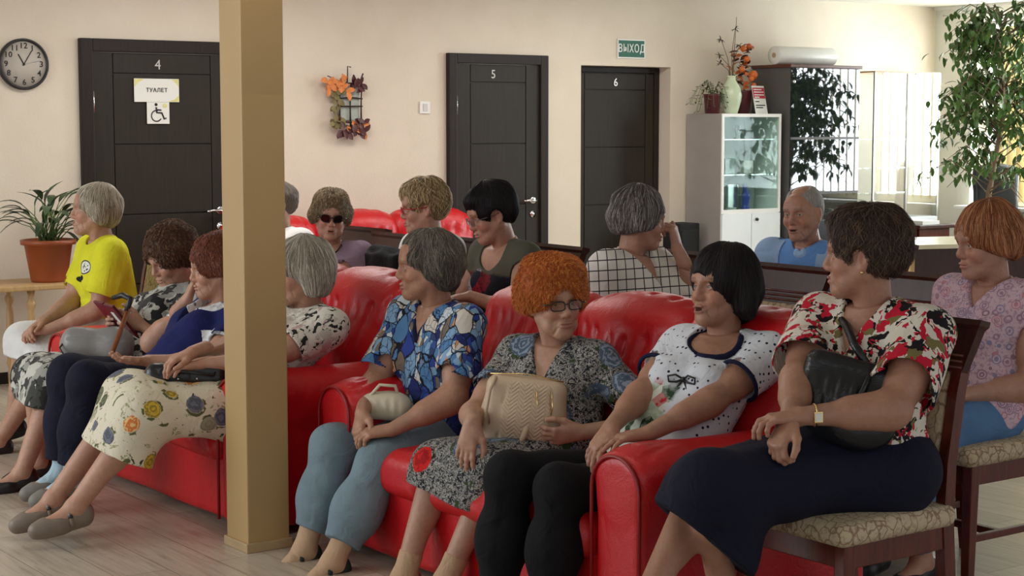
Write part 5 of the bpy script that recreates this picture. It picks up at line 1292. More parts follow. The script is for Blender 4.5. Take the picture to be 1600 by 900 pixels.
def rose_print(name, base, spots, scale=7.5, ground=None, gs=150, leafc=None, size=0.40):
    t = NT(name); c = t.co(); f, _ = t.noise(c, gs, 4, 0.8, 0.6)
    col = t.ramp(f, ground, 'CONSTANT')
    v = t.voro(c, scale, 'F1', 0.85); sp = t.n('ShaderNodeSeparateColor'); t.L(v.outputs['Color'], sp.inputs[0]); n, _ = t.noise(c, 26, 3)
    dd = t.math('ADD', v.outputs['Distance'], t.math('MULTIPLY', t.math('SUBTRACT', n, 0.5), 0.20))
    if leafc:
        lfm = t.math('MULTIPLY', t.math('SUBTRACT', 1, t.th(t.math('ABSOLUTE', t.math('SUBTRACT', dd, size+0.06)), 0.05, 0.01)), t.th(n, 0.55, 0.02)); col = t.mix(lfm, col, leafc)
    w1, _ = t.noise(c, 34, 3, 0.6, 0.8); ring = t.math('SINE', t.math('ADD', t.math('MULTIPLY', dd, 40), t.math('MULTIPLY', w1, 16))); rose = t.mix(t.th(ring, 0.15, 0.35), t.ramp(sp.outputs[0], [(p, a) for p, a, b in spots], 'CONSTANT'), t.ramp(sp.outputs[0], [(p, b) for p, a, b in spots], 'CONSTANT'))
    m = t.math('MULTIPLY', t.math('SUBTRACT', 1, t.th(dd, size, 0.01)), t.th(sp.outputs[1], 0.22, 0.01))
    g, _ = t.noise(c, 400, 2); t.fold(g)
    return t.out(t.mix(m, col, rose), 0.8, spec=0.25)
BW = [(0, srgb(22, 22, 26)), (0.44, srgb(70, 72, 78)), (0.50, srgb(188, 184, 176)), (0.55, srgb(40, 40, 44)), (0.64, srgb(160, 156, 150)), (0.68, srgb(26, 26, 30))]
M_ROSES = rose_print('rose_print', None, [(0, srgb(74, 88, 108), srgb(128, 142, 158)), (0.40, srgb(206, 30, 26), srgb(150, 14, 18)), (0.72, srgb(80, 96, 116), srgb(140, 152, 168))], 8.0, BW, 62, srgb(54, 70, 40), 0.40)
M_ROSES2 = rose_print('rose_print_skirt', None, [(0, srgb(74, 88, 108), srgb(128, 142, 158)), (0.5, srgb(206, 30, 26), srgb(160, 14, 18))], 7.0, BW, 68, srgb(54, 70, 40), 0.42)
def dots_print():
    t = NT('dotted_white_blouse'); c = t.co(); v = t.voro(c, 46, 'F1', 0.35)
    col = t.mix(t.math('SUBTRACT', 1, t.th(v.outputs['Distance'], 0.22, 0.03)), srgb(214, 218, 226), NAVY)
    sp = t.n('ShaderNodeSeparateXYZ'); t.L(t.tc.outputs['Object'], sp.inputs[0]); n, _ = t.noise(c, 12, 3)
    # a printed bouquet low on the front towards the sitter's right
    bx = t.math('ADD', sp.outputs[1], t.math('MULTIPLY', t.math('SUBTRACT', n, 0.5), 0.16)); m = t.math('MULTIPLY', t.th(bx, -0.05, 0.015), t.math('SUBTRACT', 1, t.th(t.math('ADD', sp.outputs[2], t.math('MULTIPLY', n, 0.08)), 0.80, 0.015)))
    w = t.voro(c, 24, 'F1', 1.0); s2 = t.n('ShaderNodeSeparateColor'); t.L(w.outputs['Color'], s2.inputs[0])
    bq = t.ramp(s2.outputs[0], [(0, srgb(188, 196, 180)), (0.35, srgb(160, 172, 150)), (0.5, srgb(44, 66, 44)), (0.66, srgb(206, 208, 196)), (0.78, srgb(176, 40, 50)), (0.90, srgb(40, 56, 36))], 'CONSTANT')
    k, _ = t.noise(c, 55, 3); bq = t.mix(t.math('MULTIPLY', t.th(k, 0.5, 0.05), 0.3), bq, srgb(206, 212, 200))
    g, _ = t.noise(c, 400, 2); t.fold(g)
    return t.out(t.mix(m, col, bq), 0.8, spec=0.25)
M_DOTS = dots_print()
M_RWB = cells('red_white_black_floral', 36, [(0, srgb(216, 208, 196)), (0.26, srgb(24, 20, 22)), (0.42, srgb(190, 24, 50)), (0.66, srgb(214, 206, 190)), (0.84, srgb(118, 108, 66)), (0.92, srgb(26, 20, 22))], None, 0.04, (1.0, 1.0, 0.8), 0.10, fine=2.4)
def paisley():
    t = NT('pink_paisley'); c = t.co(); v = t.voro(c, 24, 'F1', 0.9); sp = t.n('ShaderNodeSeparateColor'); t.L(v.outputs['Color'], sp.inputs[0])
    ring = t.math('SINE', t.math('MULTIPLY', v.outputs['Distance'], 34)); d = t.ramp(sp.outputs[0], [(0, srgb(150, 112, 140)), (0.3, srgb(112, 122, 160)), (0.55, srgb(190, 112, 120)), (0.75, srgb(120, 84, 110))], 'CONSTANT')
    n, _ = t.noise(c, 90, 3); m = t.math('MULTIPLY', t.th(ring, 0.1, 0.2), t.math('SUBTRACT', 1, t.th(v.outputs['Distance'], 0.55, 0.03)))
    col = t.mix(t.math('MULTIPLY', m, 0.75), srgb(206, 178, 190), d); col = t.mix(t.math('MULTIPLY', t.th(n, 0.56, 0.03), 0.6), col, srgb(150, 120, 140))
    g, _ = t.noise(c, 400, 2); t.fold(g); return t.out(col, 0.75, spec=0.25)
M_PAISLEY = paisley()
def check():
    t = NT('window_check'); c = t.co(rot=(0.10, 0.0, R(36))); sp = t.n('ShaderNodeSeparateXYZ'); t.L(c, sp.inputs[0]); ls = []
    for i, s in ((0, 0.038), (2, 0.042)):
        fr = t.math('FRACT', t.math('DIVIDE', t.math('ADD', sp.outputs[i], 10.0), s)); ls.append(t.math('SUBTRACT', 1, t.th(t.math('ABSOLUTE', t.math('SUBTRACT', fr, 0.5)), 0.055, 0.02)))
    ge = t.n('ShaderNodeNewGeometry')
    m = t.math('MAXIMUM', ls[0], ls[1])
    g, _ = t.noise(c, 400, 2); t.fold(g); return t.out(t.mix(m, srgb(222, 220, 214), srgb(30, 28, 34)), 0.8, spec=0.25)
M_CHECK = check()
M_ZEBRA = cells('grey_brush_print', 16, [(0, srgb(64, 64, 62)), (0.3, srgb(150, 150, 144)), (0.55, srgb(38, 38, 38)), (0.75, srgb(190, 188, 180))], None, 0.04, (1, 1, 0.6), 0.16, fine=2.2)
M_CREAMFL = rose_print('cream_floral', None, [(0, srgb(150, 150, 120), srgb(196, 190, 160)), (0.3, srgb(84, 88, 100), srgb(110, 112, 124)), (0.52, srgb(206, 176, 60), srgb(150, 130, 60)), (0.75, srgb(208, 120, 60), srgb(226, 190, 130)), (0.88, srgb(110, 116, 84), srgb(70, 74, 56))], 10, [(0, srgb(60, 62, 50)), (0.36, srgb(216, 208, 186)), (0.62, srgb(150, 150, 110)), (0.68, srgb(220, 212, 190))], 16, srgb(92, 96, 60), 0.36)
M_WBFL = cells('white_black_floral', 32, [(0, srgb(220, 216, 206)), (0.5, srgb(196, 192, 180)), (0.66, srgb(40, 44, 40)), (0.78, srgb(224, 220, 210)), (0.93, srgb(200, 170, 170))], None, 0.03, (1, 1, 0.7), 0.12, fine=2.4)
def khaki_print():
    t = NT('khaki_flower_front'); c = t.co(); sp = t.n('ShaderNodeSeparateXYZ'); t.L(t.tc.outputs['Object'], sp.inputs[0]); n, _ = t.noise(c, 10, 2)
    z = t.math('ADD', sp.outputs[2], t.math('MULTIPLY', t.math('SUBTRACT', n, 0.5), 0.10)); m = t.math('SUBTRACT', 1, t.th(z, 0.89, 0.008))
    w = t.voro(c, 13); s2 = t.n('ShaderNodeSeparateColor'); t.L(w.outputs['Color'], s2.inputs[0]); bq = t.ramp(s2.outputs[0], [(0, srgb(26, 26, 34)), (0.35, srgb(142, 30, 44)), (0.6, srgb(30, 34, 48)), (0.8, srgb(150, 150, 158)), (0.88, srgb(116, 20, 34))], 'CONSTANT'); k, _ = t.noise(c, 70, 3); bq = t.mix(t.math('MULTIPLY', t.th(k, 0.56, 0.03), 0.7), bq, srgb(24, 22, 26))
    return t.out(t.mix(m, srgb(84, 84, 72), bq), 0.85, spec=0.2)
M_KHAKI = khaki_print()
M_YELLOW = tee(); M_WHITEF = fabric('white_cotton', srgb(216, 216, 214)); M_NAVYF = fabric('navy_cloth', srgb(15, 18, 38)); M_BLACKF = fabric('black_cloth', srgb(14, 14, 18)); M_MAUVE = fabric('mauve_jersey', srgb(138, 118, 136))
M_LBLUE = fabric('light_blue_polo', srgb(104, 150, 214)); M_SAGE = fabric('grey_blue_denim', srgb(116, 136, 146), var=0.12); M_JEANS = fabric('blue_jeans', srgb(84, 120, 160), var=0.15); M_NVBL = fabric('deep_navy_blouse', srgb(24, 30, 84)); M_DARKG = fabric('dark_grey_cloth', srgb(50, 50, 54))
M_SKYSOCK = fabric('pale_blue_sock', srgb(168, 192, 204)); M_BEIGESOCK = fabric('beige_sock', srgb(190, 158, 128)); M_TAUPE = plain('taupe_leather', srgb(122, 108, 96), 0.5); M_DKNIT = fabric('dark_green_shoe', srgb(44, 52, 50)); M_NAVTRIM = fabric('navy_trim', srgb(20, 24, 54)); M_WDOT = cells('white_dotted_trim', 60, [(0, srgb(220, 222, 226)), (0.8, srgb(24, 28, 60))], None)

S = lambda *a: srgb(*a)
GREY = [S(96, 90, 82), S(120, 114, 106), S(72, 68, 62), S(146, 140, 132)]
H_CAP = dict(vol=0.016, n=1900, sl=0.075, w=0.0012, mess=0.16, fluff=0.003)
def H(base=H_CAP, **k): d = dict(base); d.update(k); return d
def lap(w, d, n=(0, 0, -1), curl=(25, 35, 20), **k): return dict(w=w, d=d, n=n, curl=curl, **k)
CAST = {}
# --- front sofa
CAST['blue'] = person(dict(near=2, seed=1, yaw=180, chest_yaw=186, hips=(3.48, 5.20, 0.47), head=(3.396, 5.220, 1.040), look=(152, 4, 0), bulk=1.06, shoulder=0.172, arm_r=1.12, leg_r=0.92, jowl=1, age=1.3, face=1.04,
    label='woman with a grey cap of hair, blue mosaic shirt and hands clasped', skin=(0.40, 0.215, 0.14), lips=(0.30, 0.12, 0.10), brow=(0.16, 0.11, 0.08), gaze=(0, 0),
    hair=H(cols=[S(84, 78, 70), S(104, 98, 88), S(66, 60, 52), S(124, 118, 108)], len=0.062, side=0.02, vol=0.015, fringe=0.056, seed=3, cut=0.6, sl=0.085, n=3200, w=0.0009, mess=0.28, fluff=0.006, lump=0.006),
    arms={1: lap((3.154, 5.080, 0.472), (-0.85, 0.50, -0.12), (-0.1, 0.35, -0.9), (30, 42, 25), hint=(0.2, -0.8, -0.7)), -1: lap((3.153, 5.280, 0.488), (-0.40, -0.40, -0.55), (0.7, -0.2, -0.6), (30, 40, 25), hint=(0.1, 0.7, -0.7))},
    legs={1: dict(k=(3.118, 5.100, 0.368), a=(2.922, 5.100, 0.034), toe=(-1, 0.05, -0.22)), -1: dict(k=(3.052, 5.310, 0.389), a=(2.933, 5.320, 0.033), toe=(-1, 0.0, -0.25))},
    top=dict(mat=M_MOSAIC, name='shirt', sleeve=0.80, neck='v', vdeep=0.13, trim=M_NAVTRIM, trim_w=0.0105, loose=0.022, hemz=-0.06, wr=0.004), bottom=dict(kind='trousers', mat=M_SAGE, len=0.80, w=0.078, taper=0.78, t=0.02, cuff=1, wr=0.006), socks=M_BEIGESOCK, shoe=M_DKNIT))
CAST['orange'] = person(dict(near=2, seed=2, yaw=188, chest_yaw=205, hips=(3.52, 4.60, 0.46), head=(3.507, 4.600, 0.954), look=(256, 2, 3), bulk=1.0, shoulder=0.158, arm_r=0.92, leg_r=0.92, jowl=1, age=1.9, face=0.98, gaze=(-0.12, 0.0), mouth=0,
    label='woman with orange curly hair, black glasses and a rose print dress', skin=(0.46, 0.27, 0.185), lips=(0.34, 0.12, 0.11), brow=(0.30, 0.16, 0.09),
    hair=H(cols=[S(188, 96, 34), S(208, 122, 50), S(160, 76, 26), S(216, 140, 70)], vol=0.036, lobes=[((-0.01, 0.05, 0.085), (0.075, 0.06, 0.055)), ((-0.01, -0.05, 0.085), (0.075, 0.06, 0.055)), ((-0.03, 0.075, 0.02), (0.06, 0.045, 0.06)), ((-0.03, -0.075, 0.02), (0.06, 0.045, 0.06))], fringe=0.066, front=0.138, open=0.070, n=8000, sl=0.034, w=0.0006, seg=7, curl=0.8, seed=5, fluff=0.008, lump=0.006),
    arms={1: lap((3.483, 4.420, 0.517), (-0.75, 0.35, -0.1), (0.2, 0.9, 0.3), (25, 30, 20), hint=(0.6, -0.8, -0.6)), -1: lap((3.137, 4.554, 0.570), (-0.30, -0.05, -0.90), (0.80, 0.5, -0.2), (8, 20, 14), hint=(0.2, 0.9, -0.5), spread=1.2)},
    legs={1: dict(k=(3.19, 4.50, 0.425), a=(3.038, 4.560, 0.072)), -1: dict(k=(3.123, 4.740, 0.408), a=(3.001, 4.760, 0.045))},
    top=dict(mat=M_ROSES, name='dress_top', sleeve=0.62, neck='v', vdeep=0.14, loose=0.018, hemz=-0.06), bottom=dict(kind='skirt', mat=M_ROSES2, len=0.30, w=0.085), socks=M_BEIGESOCK, shoe=M_TAUPE))
CAST['bob'] = person(dict(near=2, seed=3, yaw=182, chest_yaw=198, hips=(3.44, 3.98, 0.47), head=(3.719, 4.000, 1.032), look=(180, -6, 4), bulk=1.0, shoulder=0.165, arm_r=0.95, leg_r=0.86, age=1.0, mouth=0.007, gaze=(0, 0.05),
    label='woman with a black bob and white dotted blouse, mouth open', skin=(0.40, 0.215, 0.14), lips=(0.30, 0.10, 0.09), brow=(0.08, 0.05, 0.04),
    hair=H(cols=[S(22, 16, 18), S(34, 24, 26), S(14, 10, 12)], len=0.070, vol=0.026, back=0.04, fringe=0.052, front=0.122, open=0.062, seed=7, cut=0.35, sl=0.12, mess=0.08, n=2200),
    arms={1: lap((3.295, 3.860, 0.628), (-0.93, 0.35, -0.10), (0, 0, -1), (12, 14, 10), hint=(0.5, -0.9, -0.2)), -1: lap((3.235, 3.985, 0.600), (-0.66, -0.10, -0.55), (0.1, 0.0, -0.95), (14, 20, 14), hint=(0.4, 0.8, -0.5), spread=1.4)},
    legs={1: dict(k=(3.058, 3.990, 0.468), a=(3.018, 3.980, 0.095)), -1: dict(k=(2.999, 4.160, 0.485), a=(2.965, 4.180, 0.077))},
    top=dict(mat=M_DOTS, name='blouse', sleeve=0.58, neck='scoop', trim=M_NAVTRIM, trim_w=0.010, trim_sleeve=1, loose=0.016, hemz=-0.07), bottom=dict(kind='trousers', mat=M_BLACKF, len=0.92, w=0.075, t=0.012), shoe=M_BLACK))
CAST['floral'] = person(dict(near=2, seed=4, yaw=180, chest_yaw=188, hips=(3.64, 3.33, 0.585), head=(3.639, 3.330, 1.185), look=(126, 3, 0), bulk=1.14, shoulder=0.182, arm_r=1.15, leg_r=0.96, age=0.7, jowl=1, face=1.05,
    label='woman in a red, white and black floral blouse and navy skirt', skin=(0.38, 0.20, 0.13), brow=(0.1, 0.06, 0.05),
    hair=H(cols=[S(58, 42, 34), S(76, 56, 44), S(44, 32, 28), S(98, 76, 60)], vol=0.020, lobes=[((0.02, 0.0, 0.092), (0.08, 0.06, 0.045)), ((-0.06, 0, 0.06), (0.07, 0.07, 0.07))], fringe=0.060, ears=1, n=3200, w=0.0009, sl=0.045, mess=0.6, fluff=0.009, seed=9),
    arms={1: lap((3.277, 3.200, 0.776), (-0.80, 0.55, -0.08), (-0.1, 0.1, -0.95), (22, 40, 22), hint=(0.4, -0.8, -0.6)), -1: lap((3.263, 3.243, 0.740), (-0.65, -0.15, -0.62), (0.2, -0.1, -0.9), (48, 60, 35), hint=(0.3, 0.8, -0.6))},
    legs={1: dict(k=(3.024, 3.300, 0.603), a=(3.211, 3.420, 0.194)), -1: dict(k=(3.140, 3.460, 0.536), a=(2.830, 3.340, 0.278), toe=(-0.9, -0.2, -0.5))},
    top=dict(mat=M_RWB, name='blouse', sleeve=0.78, neck='v', vdeep=0.13, loose=0.028, hemz=-0.10, t=0.013, wr=0.0045), bottom=dict(kind='skirt', mat=M_NAVYF, len=0.35, w=0.11, t=0.018, hemn=(-0.75, 0.25, -1.0)), shoe=M_BLACK))
# --- second row
CAST['pink'] = person(dict(near=1, seed=5, yaw=182, hips=(4.78, 3.84, 0.575), head=(4.807, 3.840, 1.146), look=(160, 8, 0), bulk=1.02, shoulder=0.165, arm_r=1.05, age=1.1,
    label='woman with auburn hair, pink paisley blouse and jeans at the right edge', skin=(0.44, 0.245, 0.17), brow=(0.25, 0.15, 0.1),
    hair=H(cols=[S(140, 84, 52), S(168, 108, 70), S(120, 68, 42), S(184, 130, 92)], len=0.030, vol=0.024, fringe=0.050, seed=11, cut=0.4, sl=0.10, mess=0.10, n=2200),
    arms={1: lap((4.621, 3.760, 0.624), (-0.9, 0.4, -0.2)), -1: lap((4.60, 3.93, 0.66), (-0.9, -0.3, -0.2))},
    legs={1: dict(a=(4.42, 3.76, 0.09)), -1: dict(a=(4.40, 3.95, 0.09))},
    top=dict(mat=M_PAISLEY, name='blouse', sleeve=0.42, neck='v', vdeep=0.08, loose=0.012, hemz=-0.07), bottom=dict(kind='trousers', mat=M_JEANS, len=0.9), shoe=M_BLACK))
CAST['man'] = person(dict(near=1, seed=6, yaw=190, hips=(5.82, 5.48, 0.56), head=(5.582, 5.480, 1.154), look=(196, 4, 3), bulk=1.05, shoulder=0.195, bust=0, arm_r=1.1, age=1.7, face=1.08, mouth=0.003, nose=1.15,
    label='balding man in a light blue polo shirt before the cabinets', skin=(0.44, 0.235, 0.16), brow=(0.2, 0.15, 0.12), lips=(0.32, 0.14, 0.12),
    hair=H(cols=[S(170, 164, 158), S(190, 186, 180)], vol=0.003, fringe=0.30, front=0.02, open=0.056, ears=1, n=900, sl=0.02, w=0.0007, seed=13, lump=0.001, fluff=0.001),
    arms={1: lap((5.50, 5.34, 0.60), (-0.9, 0.3, -0.2)), -1: lap((5.50, 5.62, 0.60), (-0.9, -0.3, -0.2))}, legs={1: dict(a=(5.40, 5.38, 0.09)), -1: dict(a=(5.40, 5.60, 0.09))},
    top=dict(mat=M_LBLUE, name='polo_shirt', sleeve=0.7, neck='v', vdeep=0.07, collar=(fabric('pale_piping', srgb(150, 180, 220)), (0.080, 0.066, 0.04))), bottom=dict(kind='trousers', mat=M_JEANS)))
CAST['check'] = person(dict(near=1, seed=7, yaw=200, chest_yaw=285, hips=(4.72, 5.52, 0.57), head=(4.644, 5.500, 1.155), look=(333, 8, 0), bulk=1.05, shoulder=0.175, arm_r=1.1, age=1.2,
    label='woman with grey streaked hair in a white and black checked jacket', skin=(0.42, 0.23, 0.16), brow=(0.2, 0.15, 0.12),
    hair=H(cols=[S(110, 104, 100), S(82, 76, 74), S(160, 154, 150), S(64, 58, 56)], len=0.035, vol=0.024, fringe=0.052, seed=15, cut=0.3, sl=0.10, mess=0.14, n=2200),
    arms={1: lap((4.781, 5.420, 1.030), (-0.15, 0.15, 1.0), (-0.4, 0.8, 0.0), (60, 70, 40), hint=(0.3, -0.3, -1.0)), -1: lap((4.45, 5.35, 0.66), (-0.4, 0.5, -0.5))}, legs={1: dict(a=(4.30, 5.42, 0.09)), -1: dict(a=(4.30, 5.62, 0.09))},
    top=dict(mat=M_CHECK, name='jacket', sleeve=1.0, neck='v', vdeep=0.16, t=0.016, loose=0.012), bottom=dict(kind='trousers', mat=M_DARKG)))
CAST['khaki'] = person(dict(near=1, seed=8, yaw=178, hips=(4.50, 6.24, 0.57), head=(4.401, 6.240, 1.156), look=(163, 20, 0), bulk=1.0, shoulder=0.170, arm_r=1.0, age=0.8,
    label='woman with short black hair and thin glasses in a khaki top', skin=(0.44, 0.245, 0.17), brow=(0.06, 0.04, 0.03),
    hair=H(cols=[S(18, 15, 18), S(30, 26, 30), S(12, 10, 12)], len=0.0, vol=0.022, lobes=[((0.04, 0.0, 0.085), (0.06, 0.07, 0.04))], fringe=0.048, ears=1, n=1700, sl=0.07, mess=0.14, seed=17),
    arms={1: lap((4.220, 6.140, 0.802), (-0.9, 0.4, -0.1), hint=(0.3, -0.9, -0.5)), -1: lap((4.18, 6.36, 0.78), (-0.9, -0.3, -0.1))}, legs={1: dict(a=(4.10, 6.14, 0.09)), -1: dict(a=(4.10, 6.34, 0.09))},
    top=dict(mat=M_KHAKI, name='top', sleeve=0.34, neck='scoop', loose=0.008), bottom=dict(kind='trousers', mat=M_DARKG)))
CAST['blond'] = person(dict(near=1, seed=9, yaw=178, hips=(4.42, 6.88, 0.57), head=(4.459, 6.880, 1.158), look=(152, 8, 0), bulk=0.98, shoulder=0.16, age=0.9,
    label='woman with short tousled blond hair, red glasses and white blouse', skin=(0.46, 0.265, 0.185), brow=(0.3, 0.2, 0.12),
    hair=H(cols=[S(182, 158, 116), S(206, 184, 144), S(140, 116, 80), S(96, 78, 54)], vol=0.020, lobes=[((0.03, 0.0, 0.088), (0.065, 0.06, 0.04))], fringe=0.052, ears=1, n=2000, sl=0.045, mess=0.55, fluff=0.008, seed=19),
    arms={1: lap((4.16, 6.80, 0.64), (-0.9, 0.3, -0.2)), -1: lap((4.16, 6.96, 0.64), (-0.9, -0.3, -0.2))}, legs={1: dict(a=(4.02, 6.78, 0.09)), -1: dict(a=(4.02, 6.98, 0.09))},
    top=dict(mat=M_WHITEF, name='blouse', sleeve=0.6, neck='crew'), bottom=dict(kind='trousers', mat=M_BLACKF)))
CAST['sun'] = person(dict(near=1, seed=10, yaw=195, chest_yaw=215, hips=(4.42, 7.86, 0.56), head=(4.513, 7.860, 1.068), look=(243, 3, -4), bulk=1.05, shoulder=0.172, age=1.0, jowl=1, mouth=0.002,
    label='woman in dark sunglasses and a mauve top right of the pillar', skin=(0.48, 0.275, 0.20), brow=(0.3, 0.2, 0.14),
    hair=H(cols=[S(132, 112, 84), S(160, 138, 104), S(104, 86, 62)], vol=0.026, lobes=[((-0.02, 0.075, 0.0), (0.05, 0.035, 0.05)), ((-0.02, -0.075, 0.0), (0.05, 0.035, 0.05))], fringe=0.055, n=2600, sl=0.04, curl=0.7, seed=21, fluff=0.004),
    arms={1: lap((4.10, 7.70, 0.64), (-0.8, 0.3, -0.2)), -1: lap((4.10, 7.92, 0.64), (-0.9, -0.3, -0.2))}, legs={1: dict(a=(3.98, 7.70, 0.09)), -1: dict(a=(3.98, 7.92, 0.09))},
    top=dict(mat=M_MAUVE, name='top', sleeve=0.6, neck='scoop', trim=M_DARKG, trim_w=0.004), bottom=dict(kind='trousers', mat=M_DARKG)))
CAST['hidden'] = person(dict(near=0, seed=11, yaw=185, hips=(4.05, 8.55, 0.56), head=(4.534, 8.500, 1.110), look=(170, 5, 0), bulk=1.05, shoulder=0.18, bust=0,
    label='person in a white shirt almost wholly hidden behind the pillar', skin=(0.44, 0.25, 0.17),
    hair=H(cols=[S(110, 100, 90), S(130, 120, 110)], vol=0.008, fringe=0.05, ears=1, n=500, sl=0.03, seed=23),
    arms={1: lap((3.76, 8.42, 0.62), (-0.9, 0.3, -0.2)), -1: lap((3.76, 8.62, 0.62), (-0.9, -0.3, -0.2))}, legs={1: dict(a=(3.62, 8.45, 0.09)), -1: dict(a=(3.62, 8.65, 0.09))},
    top=dict(mat=M_WHITEF, name='shirt', sleeve=0.7, neck='crew'), bottom=dict(kind='trousers', mat=M_DARKG)))
# --- left sofa and the chair at its far end
CAST['light'] = person(dict(near=2, seed=12, yaw=178, hips=(3.02, 5.97, 0.47), head=(3.277, 5.950, 0.969), look=(165, 6, 0), bulk=1.02, shoulder=0.168, arm_r=0.98, age=1.2,
    label='woman with pale grey bobbed hair and cream flowered skirt, face behind the pillar', skin=(0.46, 0.26, 0.18),
    hair=H(cols=[S(176, 170, 156), S(150, 144, 130), S(200, 194, 182), S(124, 116, 104)], len=0.075, vol=0.024, fringe=0.05, seed=25, cut=0.3, sl=0.12, mess=0.10, n=2200),
    arms={1: lap((2.842, 5.930, 0.638), (-0.95, 0.25, -0.05), (0, 0, -1), (14, 22, 14), hint=(0.3, -0.9, -0.4)), -1: lap((2.843, 6.080, 0.630), (-0.90, 0.0, -0.25), (0, 0, -1), (24, 34, 20), hint=(0.3, 0.9, -0.4))},
    legs={1: dict(k=(2.575, 5.900, 0.467), a=(2.340, 5.980, 0.144), toe=(-1, 0.05, -0.10)), -1: dict(k=(2.606, 6.100, 0.510), a=(2.326, 6.160, 0.143), toe=(-1, 0.1, -0.2))},
    top=dict(mat=M_WBFL, name='blouse', sleeve=0.62, neck='crew'), bottom=dict(kind='skirt', mat=M_CREAMFL, len=0.48, w=0.115, t=0.018, shift=(0.05, -0.02, 0), wr=0.006), shoe=M_TAUPE))
CAST['navy'] = person(dict(near=2, seed=13, yaw=178, hips=(3.02, 6.56, 0.48), head=(3.205, 6.550, 0.950), look=(162, 8, 0), bulk=1.04, shoulder=0.170, arm_r=1.05, age=1.1,
    label='woman in a navy blouse with white dotted collar, hand at her mouth', skin=(0.46, 0.26, 0.18), brow=(0.15, 0.08, 0.05),
    hair=H(cols=[S(112, 60, 42), S(136, 78, 54), S(88, 46, 34)], len=0.02, vol=0.026, fringe=0.054, seed=27, sl=0.05, mess=0.3, n=2200, curl=0.35),
    arms={1: lap((2.869, 6.500, 0.552), (-0.95, 0.2, 0.05), (0, 0, 1), (14, 20, 14), hint=(0.3, -0.8, -0.6)), -1: lap((3.120, 6.660, 0.810), (0.30, -0.25, 0.90), (0.8, -0.4, 0.1), (62, 75, 45), hint=(-0.7, 0.5, -0.9))},
    legs={1: dict(k=(2.599, 6.460, 0.525), a=(2.531, 6.500, 0.139)), -1: dict(k=(2.593, 6.660, 0.527), a=(2.551, 6.660, 0.136))},
    top=dict(mat=M_NVBL, name='blouse', sleeve=0.6, neck='v', vdeep=0.11, collar=(M_WDOT, (0.17, 0.14, 0.13)), trim=M_WDOT, trim_w=0.006, trim_sleeve=1), bottom=dict(kind='trousers', mat=M_NAVYF, len=0.86, w=0.08, t=0.015), socks=M_SKYSOCK, shoe=plain('grey_shoe', srgb(120, 116, 108), 0.6)))
CAST['curly'] = person(dict(near=2, seed=14, yaw=178, hips=(3.08, 7.12, 0.48), head=(3.275, 7.150, 0.952), look=(186, 24, -4), bulk=1.04, shoulder=0.168, arm_r=0.95, age=1.1,
    label='woman with brown permed hair in grey patterned clothes, looking down', skin=(0.46, 0.26, 0.18), brow=(0.15, 0.09, 0.06), lips=(0.36, 0.12, 0.11),
    hair=H(cols=[S(92, 62, 42), S(116, 84, 58), S(70, 46, 34)], vol=0.034, fringe=0.055, n=3600, sl=0.032, curl=0.8, seed=29, fluff=0.004),
    arms={1: lap((3.072, 7.020, 0.665), (-0.75, 0.25, 0.35), (-0.1, 0.9, 0.2), (40, 40, 25), hint=(0.4, -0.7, -0.8)), -1: lap((3.079, 7.220, 0.616), (-0.75, -0.1, 0.35), (0.1, -0.9, 0.2), (40, 45, 30), hint=(0.2, 0.7, -0.8))},
    legs={1: dict(k=(2.675, 7.040, 0.442), a=(2.524, 7.040, 0.076)), -1: dict(k=(2.672, 7.260, 0.457), a=(2.690, 7.280, 0.062))},
    top=dict(mat=M_ZEBRA, name='blouse', sleeve=0.9, neck='crew'), bottom=dict(kind='skirt', mat=M_ZEBRA, len=0.28, w=0.085), shoe=M_BLACK))
CAST['yellow'] = person(dict(near=2, seed=15, yaw=176, hips=(3.36, 8.00, 0.565), head=(3.266, 8.000, 1.132), look=(158, -2, 0), bulk=0.98, shoulder=0.165, arm_r=0.92, age=1.4,
    label='woman in a bright yellow t-shirt and white skirt beside the potted plant', skin=(0.44, 0.25, 0.17), brow=(0.25, 0.18, 0.13),
    hair=H(cols=[S(150, 138, 118), S(176, 164, 144), S(120, 108, 90), S(196, 188, 172)], len=0.042, vol=0.015, fringe=0.045, seed=31, cut=0.6, sl=0.10, mess=0.10, n=1900),
    arms={1: lap((2.988, 7.930, 0.565), (-0.9, 0.45, -0.1), (0, 0.3, -0.9), (35, 45, 25), hint=(0.5, -0.5, -0.8)), -1: lap((3.023, 8.100, 0.558), (-0.75, -0.35, -0.3), (0.3, -0.3, -0.8), (35, 45, 25), hint=(0.5, 0.5, -0.8))},
    legs={1: dict(a=(2.722, 7.900, 0.056)), -1: dict(a=(2.870, 8.120, 0.102))},
    top=dict(mat=M_YELLOW, name='t_shirt', sleeve=0.72, neck='crew', loose=0.02, hemz=-0.02, wr=0.004), bottom=dict(kind='skirt', mat=M_WHITEF, len=0.12, w=0.08), shoe=M_BLACK))

# ------------------------------------------------------------------ spectacles, jewellery
def jn(k): return CAST[k]
J = jn('orange'); glasses(J['P'], J['HM'], J['hs'], J['root'], J['org'], M_BLACK, M_LENS, 'rect', 0.0021)
J = jn('blond'); glasses(J['P'], J['HM'], J['hs'], J['root'], J['org'], plain('red_acetate', srgb(176, 20, 34), 0.3), M_LENS, 'rect', 0.0022)
J = jn('khaki'); glasses(J['P'], J['HM'], J['hs'], J['root'], J['org'], plain('thin_steel', (0.12, 0.10, 0.12), 0.3), M_LENS, 'rect', 0.0015)
J = jn('sun'); glasses(J['P'], J['HM'], J['hs'], J['root'], J['org'], plain('tortoise_rim', srgb(40, 14, 18), 0.25), M_SUNLENS, 'cat', 0.0028)

